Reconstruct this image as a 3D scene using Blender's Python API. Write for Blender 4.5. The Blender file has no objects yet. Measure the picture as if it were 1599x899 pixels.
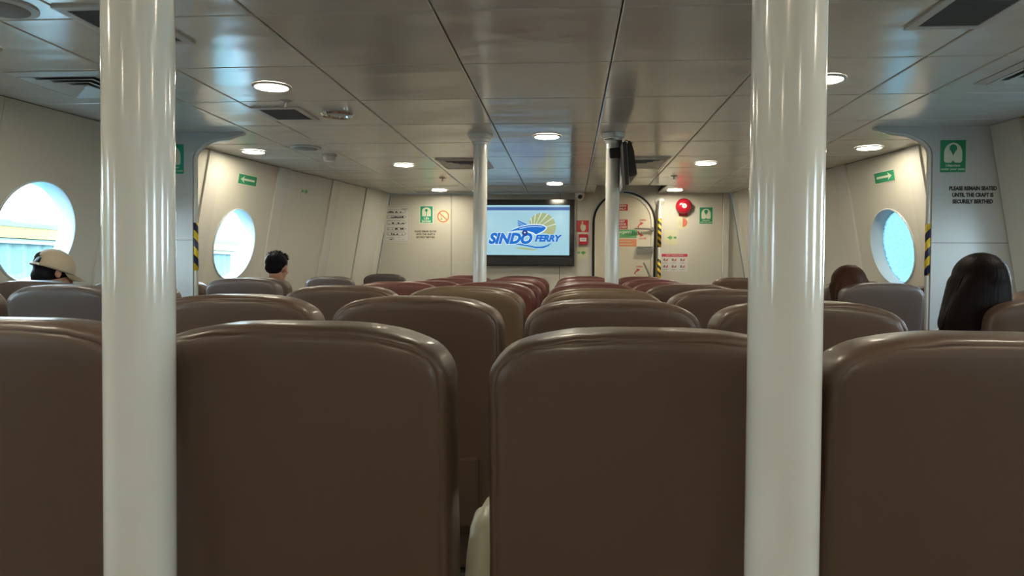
import bpy, bmesh, math, random
from mathutils import Vector, Matrix, noise
random.seed(7)
D = bpy.data
C = bpy.context.scene.collection
R = math.radians
ZC = 1.2            # eye height of the photographer
ZT = 2.15           # ceiling height

# ---------------------------------------------------------------- camera
def make_camera():
    F, cx, cy = 1130.0, 799.5, 449.5
    y = Vector(((889 - cx) / F, (cy - 424) / F, -1)).normalized()
    r = R(0.5)
    u = Vector((math.sin(r), math.cos(r), 0))
    z = (u - u.dot(y) * y).normalized()
    x = y.cross(z)
    cam = D.cameras.new('camera'); o = D.objects.new('camera', cam); C.objects.link(o)
    o.matrix_world = Matrix((x, y, z)).to_4x4()
    o.location = (0, 0, ZC)
    cam.sensor_fit = 'HORIZONTAL'; cam.sensor_width = 36; cam.lens = 36 * F / 1599
    cam.clip_start = 0.02; cam.clip_end = 500
    bpy.context.scene.camera = o
make_camera()

# ---------------------------------------------------------------- world, exposure
def make_world():
    w = D.worlds.new('overcast_sky'); bpy.context.scene.world = w; w.use_nodes = True
    nt = w.node_tree; nt.nodes.clear()
    out = nt.nodes.new('ShaderNodeOutputWorld'); bg = nt.nodes.new('ShaderNodeBackground')
    tc = nt.nodes.new('ShaderNodeTexCoord'); sp = nt.nodes.new('ShaderNodeSeparateXYZ')
    cr = nt.nodes.new('ShaderNodeValToRGB')
    cr.color_ramp.elements[0].position = 0.0; cr.color_ramp.elements[0].color = (0.80, 0.93, 1.0, 1)
    cr.color_ramp.elements[1].position = 0.7; cr.color_ramp.elements[1].color = (0.42, 0.72, 1.0, 1)
    nt.links.new(tc.outputs['Generated'], sp.inputs[0]); nt.links.new(sp.outputs['Z'], cr.inputs[0])
    nt.links.new(cr.outputs[0], bg.inputs[0]); bg.inputs[1].default_value = SKY
    nt.links.new(bg.outputs[0], out.inputs[0])
SKY = 18.0
LAMP = 92.0
make_world()
vs = bpy.context.scene.view_settings
vs.view_transform = 'Standard'; vs.look = 'None'; vs.gamma = 1; vs.use_curve_mapping = False
vs.exposure = 0.27

# ---------------------------------------------------------------- materials
MATS = {}
def mat(name, col, rough=0.5, metal=0.0, emit=None, estr=1.0, coat=0.0, bump=None, var=None, spec=0.5):
    if name in MATS: return MATS[name]
    m = D.materials.new(name); m.use_nodes = True; nt = m.node_tree; b = nt.nodes['Principled BSDF']
    b.inputs['Base Color'].default_value = (*col, 1); b.inputs['Roughness'].default_value = rough
    b.inputs['Metallic'].default_value = metal; b.inputs['Coat Weight'].default_value = coat
    b.inputs['Specular IOR Level'].default_value = spec
    b.inputs['Coat Roughness'].default_value = 0.12
    if emit:
        b.inputs['Emission Color'].default_value = (*emit, 1); b.inputs['Emission Strength'].default_value = estr
    tc = nt.nodes.new('ShaderNodeTexCoord'); last = None
    for (scale, strength, dist, stretch) in (bump or []):
        mp = nt.nodes.new('ShaderNodeMapping'); mp.inputs['Scale'].default_value = stretch
        nt.links.new(tc.outputs['Object'], mp.inputs[0])
        n = nt.nodes.new('ShaderNodeTexNoise'); n.inputs['Scale'].default_value = scale; n.inputs['Detail'].default_value = 2
        nt.links.new(mp.outputs[0], n.inputs['Vector'])
        bp = nt.nodes.new('ShaderNodeBump'); bp.inputs['Strength'].default_value = strength; bp.inputs['Distance'].default_value = dist
        nt.links.new(n.outputs[0], bp.inputs['Height'])
        if last: nt.links.new(last.outputs[0], bp.inputs['Normal'])
        last = bp
    if last: nt.links.new(last.outputs[0], b.inputs['Normal'])
    if var:
        scale, amt, stretch = var
        mp = nt.nodes.new('ShaderNodeMapping'); mp.inputs['Scale'].default_value = stretch
        nt.links.new(tc.outputs['Object'], mp.inputs[0])
        n = nt.nodes.new('ShaderNodeTexNoise'); n.inputs['Scale'].default_value = scale; n.inputs['Detail'].default_value = 4
        nt.links.new(mp.outputs[0], n.inputs['Vector'])
        mx = nt.nodes.new('ShaderNodeMix'); mx.data_type = 'RGBA'
        mx.inputs[6].default_value = (*[c * (1 - amt) for c in col], 1); mx.inputs[7].default_value = (*[min(1, c * (1 + amt)) for c in col], 1)
        nt.links.new(n.outputs[0], mx.inputs[0]); nt.links.new(mx.outputs[2], b.inputs['Base Color'])
    MATS[name] = m
    return m

def stripes(name, ca, cb, period, dirv):
    m = D.materials.new(name); m.use_nodes = True; nt = m.node_tree; b = nt.nodes['Principled BSDF']
    tc = nt.nodes.new('ShaderNodeTexCoord'); dot = nt.nodes.new('ShaderNodeVectorMath'); dot.operation = 'DOT_PRODUCT'
    dot.inputs[1].default_value = dirv
    nt.links.new(tc.outputs['Object'], dot.inputs[0])
    a = nt.nodes.new('ShaderNodeMath'); a.operation = 'DIVIDE'; a.inputs[1].default_value = period
    nt.links.new(dot.outputs['Value'], a.inputs[0])
    f = nt.nodes.new('ShaderNodeMath'); f.operation = 'FRACT'; nt.links.new(a.outputs[0], f.inputs[0])
    g = nt.nodes.new('ShaderNodeMath'); g.operation = 'GREATER_THAN'; g.inputs[1].default_value = 0.5; nt.links.new(f.outputs[0], g.inputs[0])
    mx = nt.nodes.new('ShaderNodeMix'); mx.data_type = 'RGBA'; mx.inputs[6].default_value = (*ca, 1); mx.inputs[7].default_value = (*cb, 1)
    nt.links.new(g.outputs[0], mx.inputs[0]); nt.links.new(mx.outputs[2], b.inputs['Base Color']); b.inputs['Roughness'].default_value = .4
    return m

def glass(name, tint, gloss_rough=0.02, haze=None):
    m = D.materials.new(name); m.use_nodes = True; nt = m.node_tree; nt.nodes.clear()
    out = nt.nodes.new('ShaderNodeOutputMaterial'); t = nt.nodes.new('ShaderNodeBsdfTransparent'); t.inputs[0].default_value = (*tint, 1)
    g = nt.nodes.new('ShaderNodeBsdfGlossy'); g.inputs['Roughness'].default_value = gloss_rough
    lw = nt.nodes.new('ShaderNodeLayerWeight'); lw.inputs[0].default_value = .5
    pw = nt.nodes.new('ShaderNodeMath'); pw.operation = 'POWER'; pw.inputs[1].default_value = 5; nt.links.new(lw.outputs['Facing'], pw.inputs[0])
    fr = nt.nodes.new('ShaderNodeMath'); fr.operation = 'MULTIPLY_ADD'; fr.inputs[1].default_value = .9; fr.inputs[2].default_value = .05; nt.links.new(pw.outputs[0], fr.inputs[0])
    mx = nt.nodes.new('ShaderNodeMixShader')
    base = t
    if haze:
        tr = nt.nodes.new('ShaderNodeBsdfTranslucent'); tr.inputs[0].default_value = (*haze, 1)
        tc = nt.nodes.new('ShaderNodeTexCoord'); mp = nt.nodes.new('ShaderNodeMapping'); mp.inputs['Scale'].default_value = (1, 1, 1)
        n = nt.nodes.new('ShaderNodeTexNoise'); n.inputs['Scale'].default_value = 38; n.inputs['Detail'].default_value = 5; n.inputs['Distortion'].default_value = 1.2
        nt.links.new(tc.outputs['Object'], mp.inputs[0]); nt.links.new(mp.outputs[0], n.inputs['Vector'])
        cr = nt.nodes.new('ShaderNodeValToRGB'); cr.color_ramp.elements[0].position = .42; cr.color_ramp.elements[0].color = (.28, .28, .28, 1)
        cr.color_ramp.elements[1].position = .6; cr.color_ramp.elements[1].color = (.85, .85, .85, 1)
        nt.links.new(n.outputs[0], cr.inputs[0])
        m2 = nt.nodes.new('ShaderNodeMixShader'); nt.links.new(cr.outputs[0], m2.inputs[0]); nt.links.new(t.outputs[0], m2.inputs[1]); nt.links.new(tr.outputs[0], m2.inputs[2])
        base = m2
    nt.links.new(fr.outputs[0], mx.inputs[0]); nt.links.new(base.outputs[0], mx.inputs[1]); nt.links.new(g.outputs[0], mx.inputs[2])
    nt.links.new(mx.outputs[0], out.inputs[0])
    return m

M_wall = mat('wall_laminate', (.62, .60, .525), .40, bump=[(3, .15, .01, (1, 1, 1))], var=(1.2, .03, (1, 1, 1)))
M_rib = mat('rib_laminate', (.64, .62, .57), .24, bump=[(3, .1, .01, (1, 1, .3))])
M_back = mat('dark_joint', (.16, .155, .145), .8)
M_ceil = mat('ceiling_metal', (.69, .70, .67), .19, coat=.35, bump=[(1.7, .8, .022, (.7, 1.6, 1)), (7, .12, .002, (.6, 1.5, 1))])
M_white = mat('white_paint', (.74, .74, .69), .16, coat=.6, bump=[(14, .10, .002, (1, 1, .2))])
M_trim = mat('white_trim', (.62, .62, .60), .4)
M_floor = mat('floor_vinyl', (.24, .17, .10), .45, var=(5, .2, (8, 1, 1)))
M_chrome = mat('chrome', (.75, .75, .75), .14, metal=1)
M_steel = mat('brushed_steel', (.42, .41, .38), .38, metal=1)
M_black = mat('black_plastic', (.018, .018, .02), .4)
M_gloss = mat('glossy_black', (.012, .013, .018), .12, coat=.5)
M_rubber = mat('black_rubber', (.02, .02, .02), .7)
M_grille = mat('grille_grey', (.16, .16, .165), .55)
M_lamp = mat('lamp_diffuser', (1, .95, .85), .5, emit=(1.0, .90, .69), estr=LAMP)
M_red = mat('sign_red', (.55, .04, .04), .45)
M_redgl = mat('red_enamel', (.50, .012, .035), .18, coat=.6)
M_green = mat('sign_green', (.02, .28, .13), .45)
M_green2 = mat('sign_teal', (.01, .36, .22), .45)
M_green3 = mat('sign_light_green', (.14, .42, .16), .5)
M_orange = mat('sign_orange', (.72, .27, .13), .5)
M_paper = mat('paper_white', (.70, .69, .66), .6)
M_cream = mat('card_cream', (.66, .64, .44), .6)
M_photo = mat('sign_photoluminescent', (.70, .74, .58), .5)
M_ink = mat('print_ink', (.03, .03, .03), .6)
M_inkg = mat('print_grey', (.20, .20, .20), .6)
M_inkr = mat('print_red', (.55, .06, .05), .6)
M_haz = stripes('hazard_tape', (.75, .50, .03), (.02, .025, .05), .075, (.0, .0, 1.0))
M_clear = glass('clear_pane', (.90, .97, .97))
M_wet = glass('spray_wet_pane', (.024, .046, .052), haze=(.060, .108, .124))

# ---------------------------------------------------------------- mesh helpers
def mk(name, bm, m, parent=None, smooth=False, M=None):
    me = D.meshes.new(name); bmesh.ops.recalc_face_normals(bm, faces=bm.faces); bm.to_mesh(me); bm.free()
    return mko(name, me, m, parent, smooth, M)
def mko(name, me, m, parent=None, smooth=False, M=None):
    if m and not me.materials: me.materials.append(m)
    if smooth:
        me.polygons.foreach_set('use_smooth', [True] * len(me.polygons))
        if smooth != 'all':
            try: me.set_sharp_from_angle(angle=R(40))
            except Exception: pass
    o = D.objects.new(name, me); C.objects.link(o)
    if parent: o.parent = parent
    if M is not None: o.matrix_basis = M
    return o
def tag(o, label=None, cat=None, group=None, kind=None):
    if label: o['label'] = label
    if cat: o['category'] = cat
    if group: o['group'] = group
    if kind: o['kind'] = kind
    return o
def empty(name, loc=(0, 0, 0), rz=0):
    o = D.objects.new(name, None); C.objects.link(o); o.location = loc; o.rotation_euler = (0, 0, rz); o.empty_display_size = .1
    return o
def struct(o): o['kind'] = 'structure'; return o
def box(bm, lo, hi):
    v = [bm.verts.new((x, y, z)) for x in (lo[0], hi[0]) for y in (lo[1], hi[1]) for z in (lo[2], hi[2])]
    for f in ((0, 1, 3, 2), (4, 6, 7, 5), (0, 4, 5, 1), (2, 3, 7, 6), (0, 2, 6, 4), (1, 5, 7, 3)): bm.faces.new([v[i] for i in f])
    return v
def bbox(lo, hi, bev=0.0, seg=2):
    bm = bmesh.new(); box(bm, lo, hi)
    if bev: bmesh.ops.bevel(bm, geom=bm.edges[:], offset=bev, segments=seg, affect='EDGES', profile=.6)
    return bm
def lathe(bm, prof, n=32, c=(0, 0, 0), caps=True):
    rings = []
    for (r, z) in prof:
        rings.append([bm.verts.new((c[0] + r * math.cos(2 * math.pi * i / n), c[1] + r * math.sin(2 * math.pi * i / n), c[2] + z)) for i in range(n)])
    for a, b in zip(rings, rings[1:]):
        for i in range(n): bm.faces.new((a[i], a[(i + 1) % n], b[(i + 1) % n], b[i]))
    if caps:
        bm.faces.new(rings[0]); bm.faces.new(rings[-1])
def tube(bm, pts, r, n=10):
    pts = [Vector(p) for p in pts]; rr = r if isinstance(r, (list, tuple)) else [r] * len(pts)
    prev = None; rings = []; up = Vector((.13, .27, .95)).normalized()
    for i, p in enumerate(pts):
        t = (pts[min(i + 1, len(pts) - 1)] - pts[max(i - 1, 0)]).normalized()
        if prev is None:
            a = t.cross(up)
            if a.length < .05: a = t.cross(Vector((1, 0, 0)))
            a.normalize()
        else: a = (prev - prev.dot(t) * t).normalized()
        prev = a; b = t.cross(a)
        rings.append([bm.verts.new(p + rr[i] * (math.cos(2 * math.pi * k / n) * a + math.sin(2 * math.pi * k / n) * b)) for k in range(n)])
    for a, b in zip(rings, rings[1:]):
        for i in range(n): bm.faces.new((a[i], a[(i + 1) % n], b[(i + 1) % n], b[i]))
    bm.faces.new(rings[0]); bm.faces.new(rings[-1])
def prism(bm, poly, d0, d1, f=lambda u, v, d: (u, v, d)):
    a = [bm.verts.new(f(u, v, d0)) for u, v in poly]; b = [bm.verts.new(f(u, v, d1)) for u, v in poly]
    bm.faces.new(a); bm.faces.new(b); n = len(poly)
    for i in range(n): bm.faces.new((a[i], a[(i + 1) % n], b[(i + 1) % n], b[i]))
def frame_m(loc, xd, yd):
    x = Vector(xd).normalized(); y = Vector(yd); y = (y - y.dot(x) * x).normalized(); z = x.cross(y)
    m = Matrix((x, y, z)).transposed().to_4x4(); m.translation = loc
    return m
def text_me(s, size, bold=0.0, shear=0.0, depth=.0006, align='CENTER', ls=1.0, sx=1.0):
    cu = D.curves.new('t', 'FONT'); cu.body = s; cu.size = size; cu.align_x = align; cu.align_y = 'CENTER'
    cu.extrude = depth; cu.offset = bold * size; cu.shear = shear; cu.resolution_u = 3; cu.space_line = ls
    o = D.objects.new('t', cu); C.objects.link(o)
    dg = bpy.context.evaluated_depsgraph_get(); dg.update()
    me = D.meshes.new_from_object(o.evaluated_get(dg)); D.objects.remove(o); D.curves.remove(cu)
    if sx != 1: me.transform(Matrix.Diagonal((sx, 1, 1, 1)))
    me.materials.clear()
    return me
def lettering(parent, s, x, y, size, m, name='lettering', z=.0035, **k):
    return mko(name, text_me(s, size, **k), m, parent, M=Matrix.Translation((x, y, z)))
def flat(parent, name, m, polys, z=.0022, t=.001):
    bm = bmesh.new()
    for i, p in enumerate(polys): prism(bm, p, z, z + t)
    return mk(name, bm, m, parent)
def rect(x0, y0, x1, y1): return [(x0, y0), (x1, y0), (x1, y1), (x0, y1)]
def arcp(cx, cy, r, a0, a1, n=16): return [(cx + r * math.cos(R(a0 + (a1 - a0) * i / n)), cy + r * math.sin(R(a0 + (a1 - a0) * i / n))) for i in range(n + 1)]
def plate(name, label, cat, M, w, h, m, t=.002, group=None):
    bm = bmesh.new(); box(bm, (-w / 2, -h / 2, 0), (w / 2, h / 2, t))
    o = mk(name, bm, m, M=M); tag(o, label, cat, group); return o

# ---------------------------------------------------------------- hull plan
CX0 = -.15
YS = [-3.0, 0, 2, 3, 3.77, 4.85, 5.7, 6.6, 7.45, 8.85]
HW = [3.25, 3.2, 3.12, 3.05, 2.98, 2.83, 2.68, 2.53, 2.33, 2.07]
LEAN = .175
YB = 8.85; YA = -3.0
def hw(y):
    if y <= YS[0]: return HW[0]
    for a, b, p, q in zip(YS, YS[1:], HW, HW[1:]):
        if y <= b: return p + (q - p) * (y - a) / (b - a)
    return HW[-1] + (y - 8.85) * (-.186)
def wx(s, y, z, off=0.0):       # off > 0 goes outboard
    return CX0 + s * (hw(y) + LEAN * (ZT - z) + off)
def wall_m(s, y, z, off=-.002):
    p = Vector((wx(s, y, z, off), y, z))
    ty = (Vector((wx(s, y + .05, z, off), y + .05, z)) - p); tz = (Vector((wx(s, y, z + .05, off), y, z + .05)) - p)
    return frame_m(p, ty * (-s), tz)

# ---------------------------------------------------------------- floor, ceiling
bm = bmesh.new()
prism(bm, [(wx(-1, y, 0, .1), y) for y in YS] + [(wx(1, y, 0, .1), y) for y in reversed(YS)], -.05, 0)
struct(mk('floor', bm, M_floor))
bm = bmesh.new()
HX0, HX1, HY0 = .29, 1.06, 8.042
prism(bm, [(CX0 - hw(y) - .06, y) for y in YS if y < HY0] + [(CX0 - hw(HY0) - .06, HY0), (CX0 + hw(HY0) + .06, HY0)] + [(CX0 + hw(y) + .06, y) for y in reversed(YS) if y < HY0], ZT + .018, ZT + .05)
prism(bm, [(CX0 - hw(HY0) - .06, HY0), (HX0, HY0), (HX0, YB), (CX0 - hw(YB) - .06, YB)], ZT + .018, ZT + .05)
prism(bm, [(HX1, HY0), (CX0 + hw(HY0) + .06, HY0), (CX0 + hw(YB) + .06, YB), (HX1, YB)], ZT + .018, ZT + .05)
ceiling = struct(mk('ceiling', bm, M_back))
bm = bmesh.new()    # the raised pocket over the hatch
box(bm, (HX0 - .02, HY0 - .02, ZT + .14), (HX1 + .02, YB, ZT + .16))
box(bm, (HX0 - .02, HY0 - .02, ZT + .001), (HX0, YB, ZT + .14)); box(bm, (HX1, HY0 - .02, ZT + .001), (HX1 + .02, YB, ZT + .14))
box(bm, (HX0, HY0 - .02, ZT + .001), (HX1, HY0, ZT + .14))
mk('ceiling_pocket', bm, M_wall, ceiling)
XS = [-3.6, -2.195, -1.878, -1.187, -.503, .181, .86, 1.55, 1.878, 3.4]
YSEAM = [YA] + [3.317 + .675 * k for k in range(-9, 8)] + [YB]
def clampx(x, y):
    w = hw(y) + .01
    return max(CX0 - w, min(CX0 + w, x))
def tile(x0, x1, y0, y1):
    g = .003; e = .005
    bm = bmesh.new()
    def q(x, y, i): return (clampx(x, y) + i[0], y + i[1])
    lo = []; md = []; up = []
    for (x, y, sx, sy) in ((x0, y0, 1, 1), (x1, y0, -1, 1), (x1, y1, -1, -1), (x0, y1, 1, -1)):
        px = clampx(x, y)
        up.append(bm.verts.new((px + sx * g, y + sy * g, ZT + .018))); md.append(bm.verts.new((px + sx * g, y + sy * g, ZT + .004)))
        lo.append(bm.verts.new((px + sx * (g + e), y + sy * (g + e), ZT)))
    for a, b in ((up, md), (md, lo)):
        for i in range(4): bm.faces.new((a[i], a[(i + 1) % 4], b[(i + 1) % 4], b[i]))
    bm.faces.new(lo); bm.faces.new(up)
    mk('ceiling_panel', bm, M_ceil, ceiling)
for y0, y1 in zip(YSEAM, YSEAM[1:]):
    for x0, x1 in zip(XS, XS[1:]):
        if y0 >= 8.0:
            if x0 < HX1 and x1 > HX0:
                if x0 < HX0: tile(x0, HX0, y0, y1)
                if x1 > HX1: tile(HX1, x1, y0, y1)
                continue
        tile(x0, x1, y0, y1)

# ---------------------------------------------------------------- side walls with portholes
WIN = [-1.69, .25, 2.19, 4.13, 6.07]; WZ = 1.415; WRY = .272; WRZ = .298
RIBS = [(-2.75, -2.58), (-.78, -.62), (1.12, 1.28), (3.0, 3.16) if False else (2.98, 3.14), (4.62, 4.86), (5.55, 5.70), (6.53, 6.71), (7.44, 7.60), (8.2, 8.68)]
BAYS = [(-3.0, -2.75), (-2.58, -.78), (-.62, 1.12), (1.28, 2.98), (3.14, 3.80), (3.80, 4.62), (4.88, 5.55), (5.70, 6.53), (6.71, 7.44), (7.60, 8.2), (8.68, 8.85)]
BAYS = [(-3.0, -2.75), (-2.58, -1.9), (-.62, -.2)] and [(-3.0, -2.75), (-2.58, -.78), (-.62, 1.12), (1.28, 2.98), (3.14, 3.80), (3.80, 4.62), (4.88, 5.55), (5.70, 6.53), (6.71, 7.44), (7.60, 8.2), (8.68, 8.85)]
NE = 48
def holed(bm, f, y0, y1, z0, z1, cy, ry, rz, o0, o1):
    # slab between offsets o0 (inboard) and o1, with an elliptical hole
    def rp(i):
        a = 2 * math.pi * (i + .5) / NE; c, s = math.cos(a), math.sin(a)
        ty = ((y1 - cy) / c if c > 0 else (y0 - cy) / c) if abs(c) > 1e-6 else 1e9
        tz = ((z1 - WZ) / s if s > 0 else (z0 - WZ) / s) if abs(s) > 1e-6 else 1e9
        t = min(ty, tz); return (cy + t * c, WZ + t * s)
    def ep(i):
        a = 2 * math.pi * (i + .5) / NE; return (cy + ry * math.cos(a), WZ + rz * math.sin(a))
    # insert the four corners
    outer = [rp(i) for i in range(NE)]; inner = [ep(i) for i in range(NE)]
    L = []
    for i in range(NE):
        L.append((outer[i], inner[i])); a, b = outer[i], outer[(i + 1) % NE]
        if abs(a[0] - b[0]) > 1e-6 and abs(a[1] - b[1]) > 1e-6:
            corner = (a[0] if a[0] in (y0, y1) or min(abs(a[0] - y0), abs(a[0] - y1)) < 1e-6 else b[0], a[1] if min(abs(a[1] - z0), abs(a[1] - z1)) < 1e-6 else b[1])
            L.append((corner, tuple((inner[i][k] + inner[(i + 1) % NE][k]) / 2 for k in (0, 1))))
    n = len(L); vs_ = []
    for (o, i) in L:
        vs_.append([bm.verts.new(f(o[0], o[1], o0)), bm.verts.new(f(i[0], i[1], o0)), bm.verts.new(f(o[0], o[1], o1)), bm.verts.new(f(i[0], i[1], o1))])
    for k in range(n):
        a, b = vs_[k], vs_[(k + 1) % n]
        bm.faces.new((a[0], b[0], b[1], a[1])); bm.faces.new((a[2], a[3], b[3], b[2])); bm.faces.new((a[1], b[1], b[3], a[3])); bm.faces.new((a[0], a[2], b[2], b[0]))
def slab(bm, f, y0, y1, z0, z1, o0, o1, n=4):
    cols = []
    for i in range(n + 1):
        y = y0 + (y1 - y0) * i / n
        cols.append([bm.verts.new(f(y, z, o)) for z in (z0, z1) for o in (o0, o1)])
    for a, b in zip(cols, cols[1:]):
        for (i, j) in ((0, 1), (1, 3), (3, 2), (2, 0)): bm.faces.new((a[i], a[j], b[j], b[i]))
    bm.faces.new((cols[0][0], cols[0][1], cols[0][3], cols[0][2])); bm.faces.new((cols[-1][0], cols[-1][1], cols[-1][3], cols[-1][2]))
wn = 0
for s, side in ((-1, 'left'), (1, 'right')):
    f = lambda y, z, o, s=s: (wx(s, y, z, o), y, z)
    bm = bmesh.new(); ys = [YA]
    for w in WIN: ys += [w - .4, w + .4]
    ys.append(YB)
    for k in range(0, len(ys) - 1):
        if k % 2: holed(bm, f, ys[k], ys[k + 1], 0.0, ZT + .02, WIN[k // 2], WRY + .012, WRZ + .012, .014, .05)
        else: slab(bm, f, ys[k], ys[k + 1], 0.0, ZT + .02, .014, .05, 6)
    wall = struct(mk('wall_' + side, bm, M_back))
    for (y0, y1) in BAYS:
        bm = bmesh.new(); g = .0018; w = [c for c in WIN if y0 < c < y1]
        if w: holed(bm, f, y0 + g, y1 - g, .004, ZT - .004, w[0], WRY + .004, WRZ + .004, 0, .013)
        else: slab(bm, f, y0 + g, y1 - g, .004, ZT - .004, 0, .013, 3)
        mk('wall_panel', bm, M_wall, wall)
    for (y0, y1) in RIBS:
        bm = bmesh.new(); slab(bm, f, y0, y1, .002, ZT - .003, -.016, .013, 2)
        bmesh.ops.recalc_face_normals(bm, faces=bm.faces)
        mk('rib_cover', bm, M_rib, wall)
    for w in WIN:
        wn += 1
        prof = [(.0, .010), (-.006, .004), (-.008, -.004), (-.004, -.012), (.006, -.014), (.012, -.006), (.010, .02), (.010, .135)]
        prof = [(.014, -.001), (.012, -.007), (.004, -.009), (0, -.003), (-.004, .10), (.012, .10), (.012, -.001)]
        bm = bmesh.new(); rings = []
        for (dr, o) in prof[:-1]:
            rings.append([bm.verts.new(f(w + (WRY + dr) * math.cos(2 * math.pi * i / 64), WZ + (WRZ + dr) * math.sin(2 * math.pi * i / 64), o)) for i in range(64)])
        rings.append(rings[0])
        for a, b in zip(rings, rings[1:]):
            for i in range(64): bm.faces.new((a[i], a[(i + 1) % 64], b[(i + 1) % 64], b[i]))
        wo = struct(mk('window_%d' % wn, bm, mat('window_surround', (.60, .68, .72), .3), smooth=True))
        bm = bmesh.new(); a = []; b = []
        for i in range(64):
            y = w + (WRY - .003) * math.cos(2 * math.pi * i / 64); z = WZ + (WRZ - .003) * math.sin(2 * math.pi * i / 64)
            a.append(bm.verts.new(f(y, z, .088))); b.append(bm.verts.new(f(y, z, .094)))
        bm.faces.new(a)
        b_ = b; [bm.verts.remove(v) for v in b_]
        mk('pane', bm, M_wet if (s > 0 and w > 5) else M_clear, wo)

# ---------------------------------------------------------------- forward bulkhead and aft bulkhead
DC, DR, DTOP = .655, .372, 2.165
DZ = DTOP - DR
bm = bmesh.new()
xl = lambda z: wx(-1, YB, z, .03); xr = lambda z: wx(1, YB, z, .03)
def bul(bm, poly, y0, y1): prism(bm, poly, y0, y1, lambda u, v, d: (u, d, v))
bul(bm, [(xl(0), 0), (DC - DR - .01, 0), (DC - DR - .01, ZT + .16), (HX0 - .02, ZT + .16), (xl(ZT), ZT + .16)], YB + .012, YB + .06)
bul(bm, [(DC + DR + .01, 0), (xr(0), 0), (xr(ZT), ZT + .16), (DC + DR + .01, ZT + .16)], YB + .012, YB + .06)
wf = struct(mk('wall_front', bm, M_back))
def fpanel(x0, x1, lo=None, hi=None):
    bm = bmesh.new(); g = .003
    if lo is None: p = [(x0 + g, .004), (x1 - g, .004), (x1 - g, ZT - .003), (x0 + g, ZT - .003)]
    else: p = lo
    bul(bm, p, YB, YB + .012); mk('wall_panel', bm, M_wall, wf)
fpanel(0, 0, [(wx(-1, YB, 0) + .01, .004), (-1.458, .004), (-1.458, ZT - .003), (wx(-1, YB, ZT) + .01, ZT - .003)])
fpanel(-1.455, -.12)
fpanel(0, 0, [(1.826, .004), (wx(1, YB, 0) - .01, .004), (wx(1, YB, ZT) - .01, ZT - .003), (1.826, ZT - .003)])
# panels that take in the hatch arch
def archpanel(x0, x1, zt, s):
    pts = [(DC + s * (DR + .012), .004)]
    for i in range(0, 17):
        a = math.pi / 2 * i / 16; pts.append((DC + s * (DR + .012) * math.cos(a), DZ + (DR + .012) * math.sin(a)))
    pts += [(DC, zt), (x1, zt), (x1, .004)]
    bm = bmesh.new(); bul(bm, pts, YB, YB + .012); bm.normal_update(); bmesh.ops.triangulate(bm, faces=bm.faces[:]); mk('wall_panel', bm, M_wall, wf)
archpanel(0, -.117, ZT + .14, -1); archpanel(0, 1.82, ZT + .14, 1)
bm = bbox((1.822, YB - .035, .0), (1.892, YB, ZT), .006); mk('corner_post', bm, M_rib, wf)
bm = bmesh.new(); box(bm, (wx(-1, YA, 0, .1), YA - .06, 0), (wx(1, YA, 0, .1), YA, ZT + .05)); struct(mk('wall_back', bm, M_wall))
bm = bmesh.new(); box(bm, (HX0 - .1, YB + .035, 0), (HX1 + .1, YB + .10, ZT + .16)); mk('hatch_light_block', bm, M_trim, wf)  # unseen slab added behind the hatch to block light leaking around it
for s, side in ((-1, 'left'), (1, 'right')):
    bm = bmesh.new(); slab(bm, lambda y, z, o, s=s: (wx(s, y, z, o), y, z), YA, YB, .0, .10, -.03, -.017, 20); struct(mk('baseboard_' + side, bm, M_trim))

# hatch door
bm = bmesh.new()
pts = [(DC - DR + .02, .12)] + [(DC - (DR - .02) * math.cos(math.pi * i / 32), DZ + (DR - .02) * math.sin(math.pi * i / 32)) for i in range(33)] + [(DC + DR - .02, .12)]
bul(bm, pts, YB - .03, YB + .02); bmesh.ops.bevel(bm, geom=[e for e in bm.edges if abs(e.verts[0].co.y - e.verts[1].co.y) < 1e-5 and e.verts[0].co.y < YB], offset=.006, segments=2, affect='EDGES')
door = struct(mk('door_1', bm, mat('hatch_paint', (.66, .61, .48), .35, bump=[(4, .1, .01, (1, 1, 1))])))
path = [(DC - DR + .004, YB - .012, .12)] + [(DC - (DR - .004) * math.cos(math.pi * i / 32), YB - .012, DZ + (DR - .004) * math.sin(math.pi * i / 32)) for i in range(33)] + [(DC + DR - .004, YB - .012, .12)]
bm = bmesh.new(); tube(bm, path, .011, 8); mk('gasket', bm, M_rubber, door, True)
path2 = [(DC + (DR - .045) * math.cos(math.pi * (.02 + .40 * i / 12)), YB - .034, DZ + (DR - .045) * math.sin(math.pi * (.02 + .40 * i / 12))) for i in range(13)]
bm = bmesh.new(); tube(bm, [(DC + DR - .045, YB - .034, .2)] + path2, .008, 6); mk('door_stiffener', bm, M_trim, door, True)
def lever(p0, p1, hub):
    bm = bmesh.new(); tube(bm, [p0, (Vector(p0) * .5 + Vector(p1) * .5), p1], [.009, .011, .012], 8)
    o = mk('lever_handle', bm, M_steel, door, True)
    bm = bmesh.new(); lathe(bm, [(.022, 0), (.026, .01), (.026, .03), (.018, .045)], 16)
    bm.transform(Matrix.Translation((hub[0], YB - .03, hub[1])) @ Matrix.Rotation(R(90), 4, 'X')); mk('hub', bm, M_steel, o, True)
lever((.775, YB - .085, 1.722), (.985, YB - .06, 1.716), (.985, 1.714))
lever((.885, YB - .085, 1.315), (.965, YB - .06, 1.150), (.968, 1.145))
bm = bmesh.new()
for k in range(5): box(bm, (.808, YB - .065, 1.425 + k * .018), (1.0, YB - .035, 1.435 + k * .018))
box(bm, (.82, YB - .06, 1.42), (.835, YB - .03, 1.51)); box(bm, (.985, YB - .06, 1.42), (1.0, YB - .03, 1.51)); mk('hinge_bracket', bm, M_steel, door)
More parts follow.
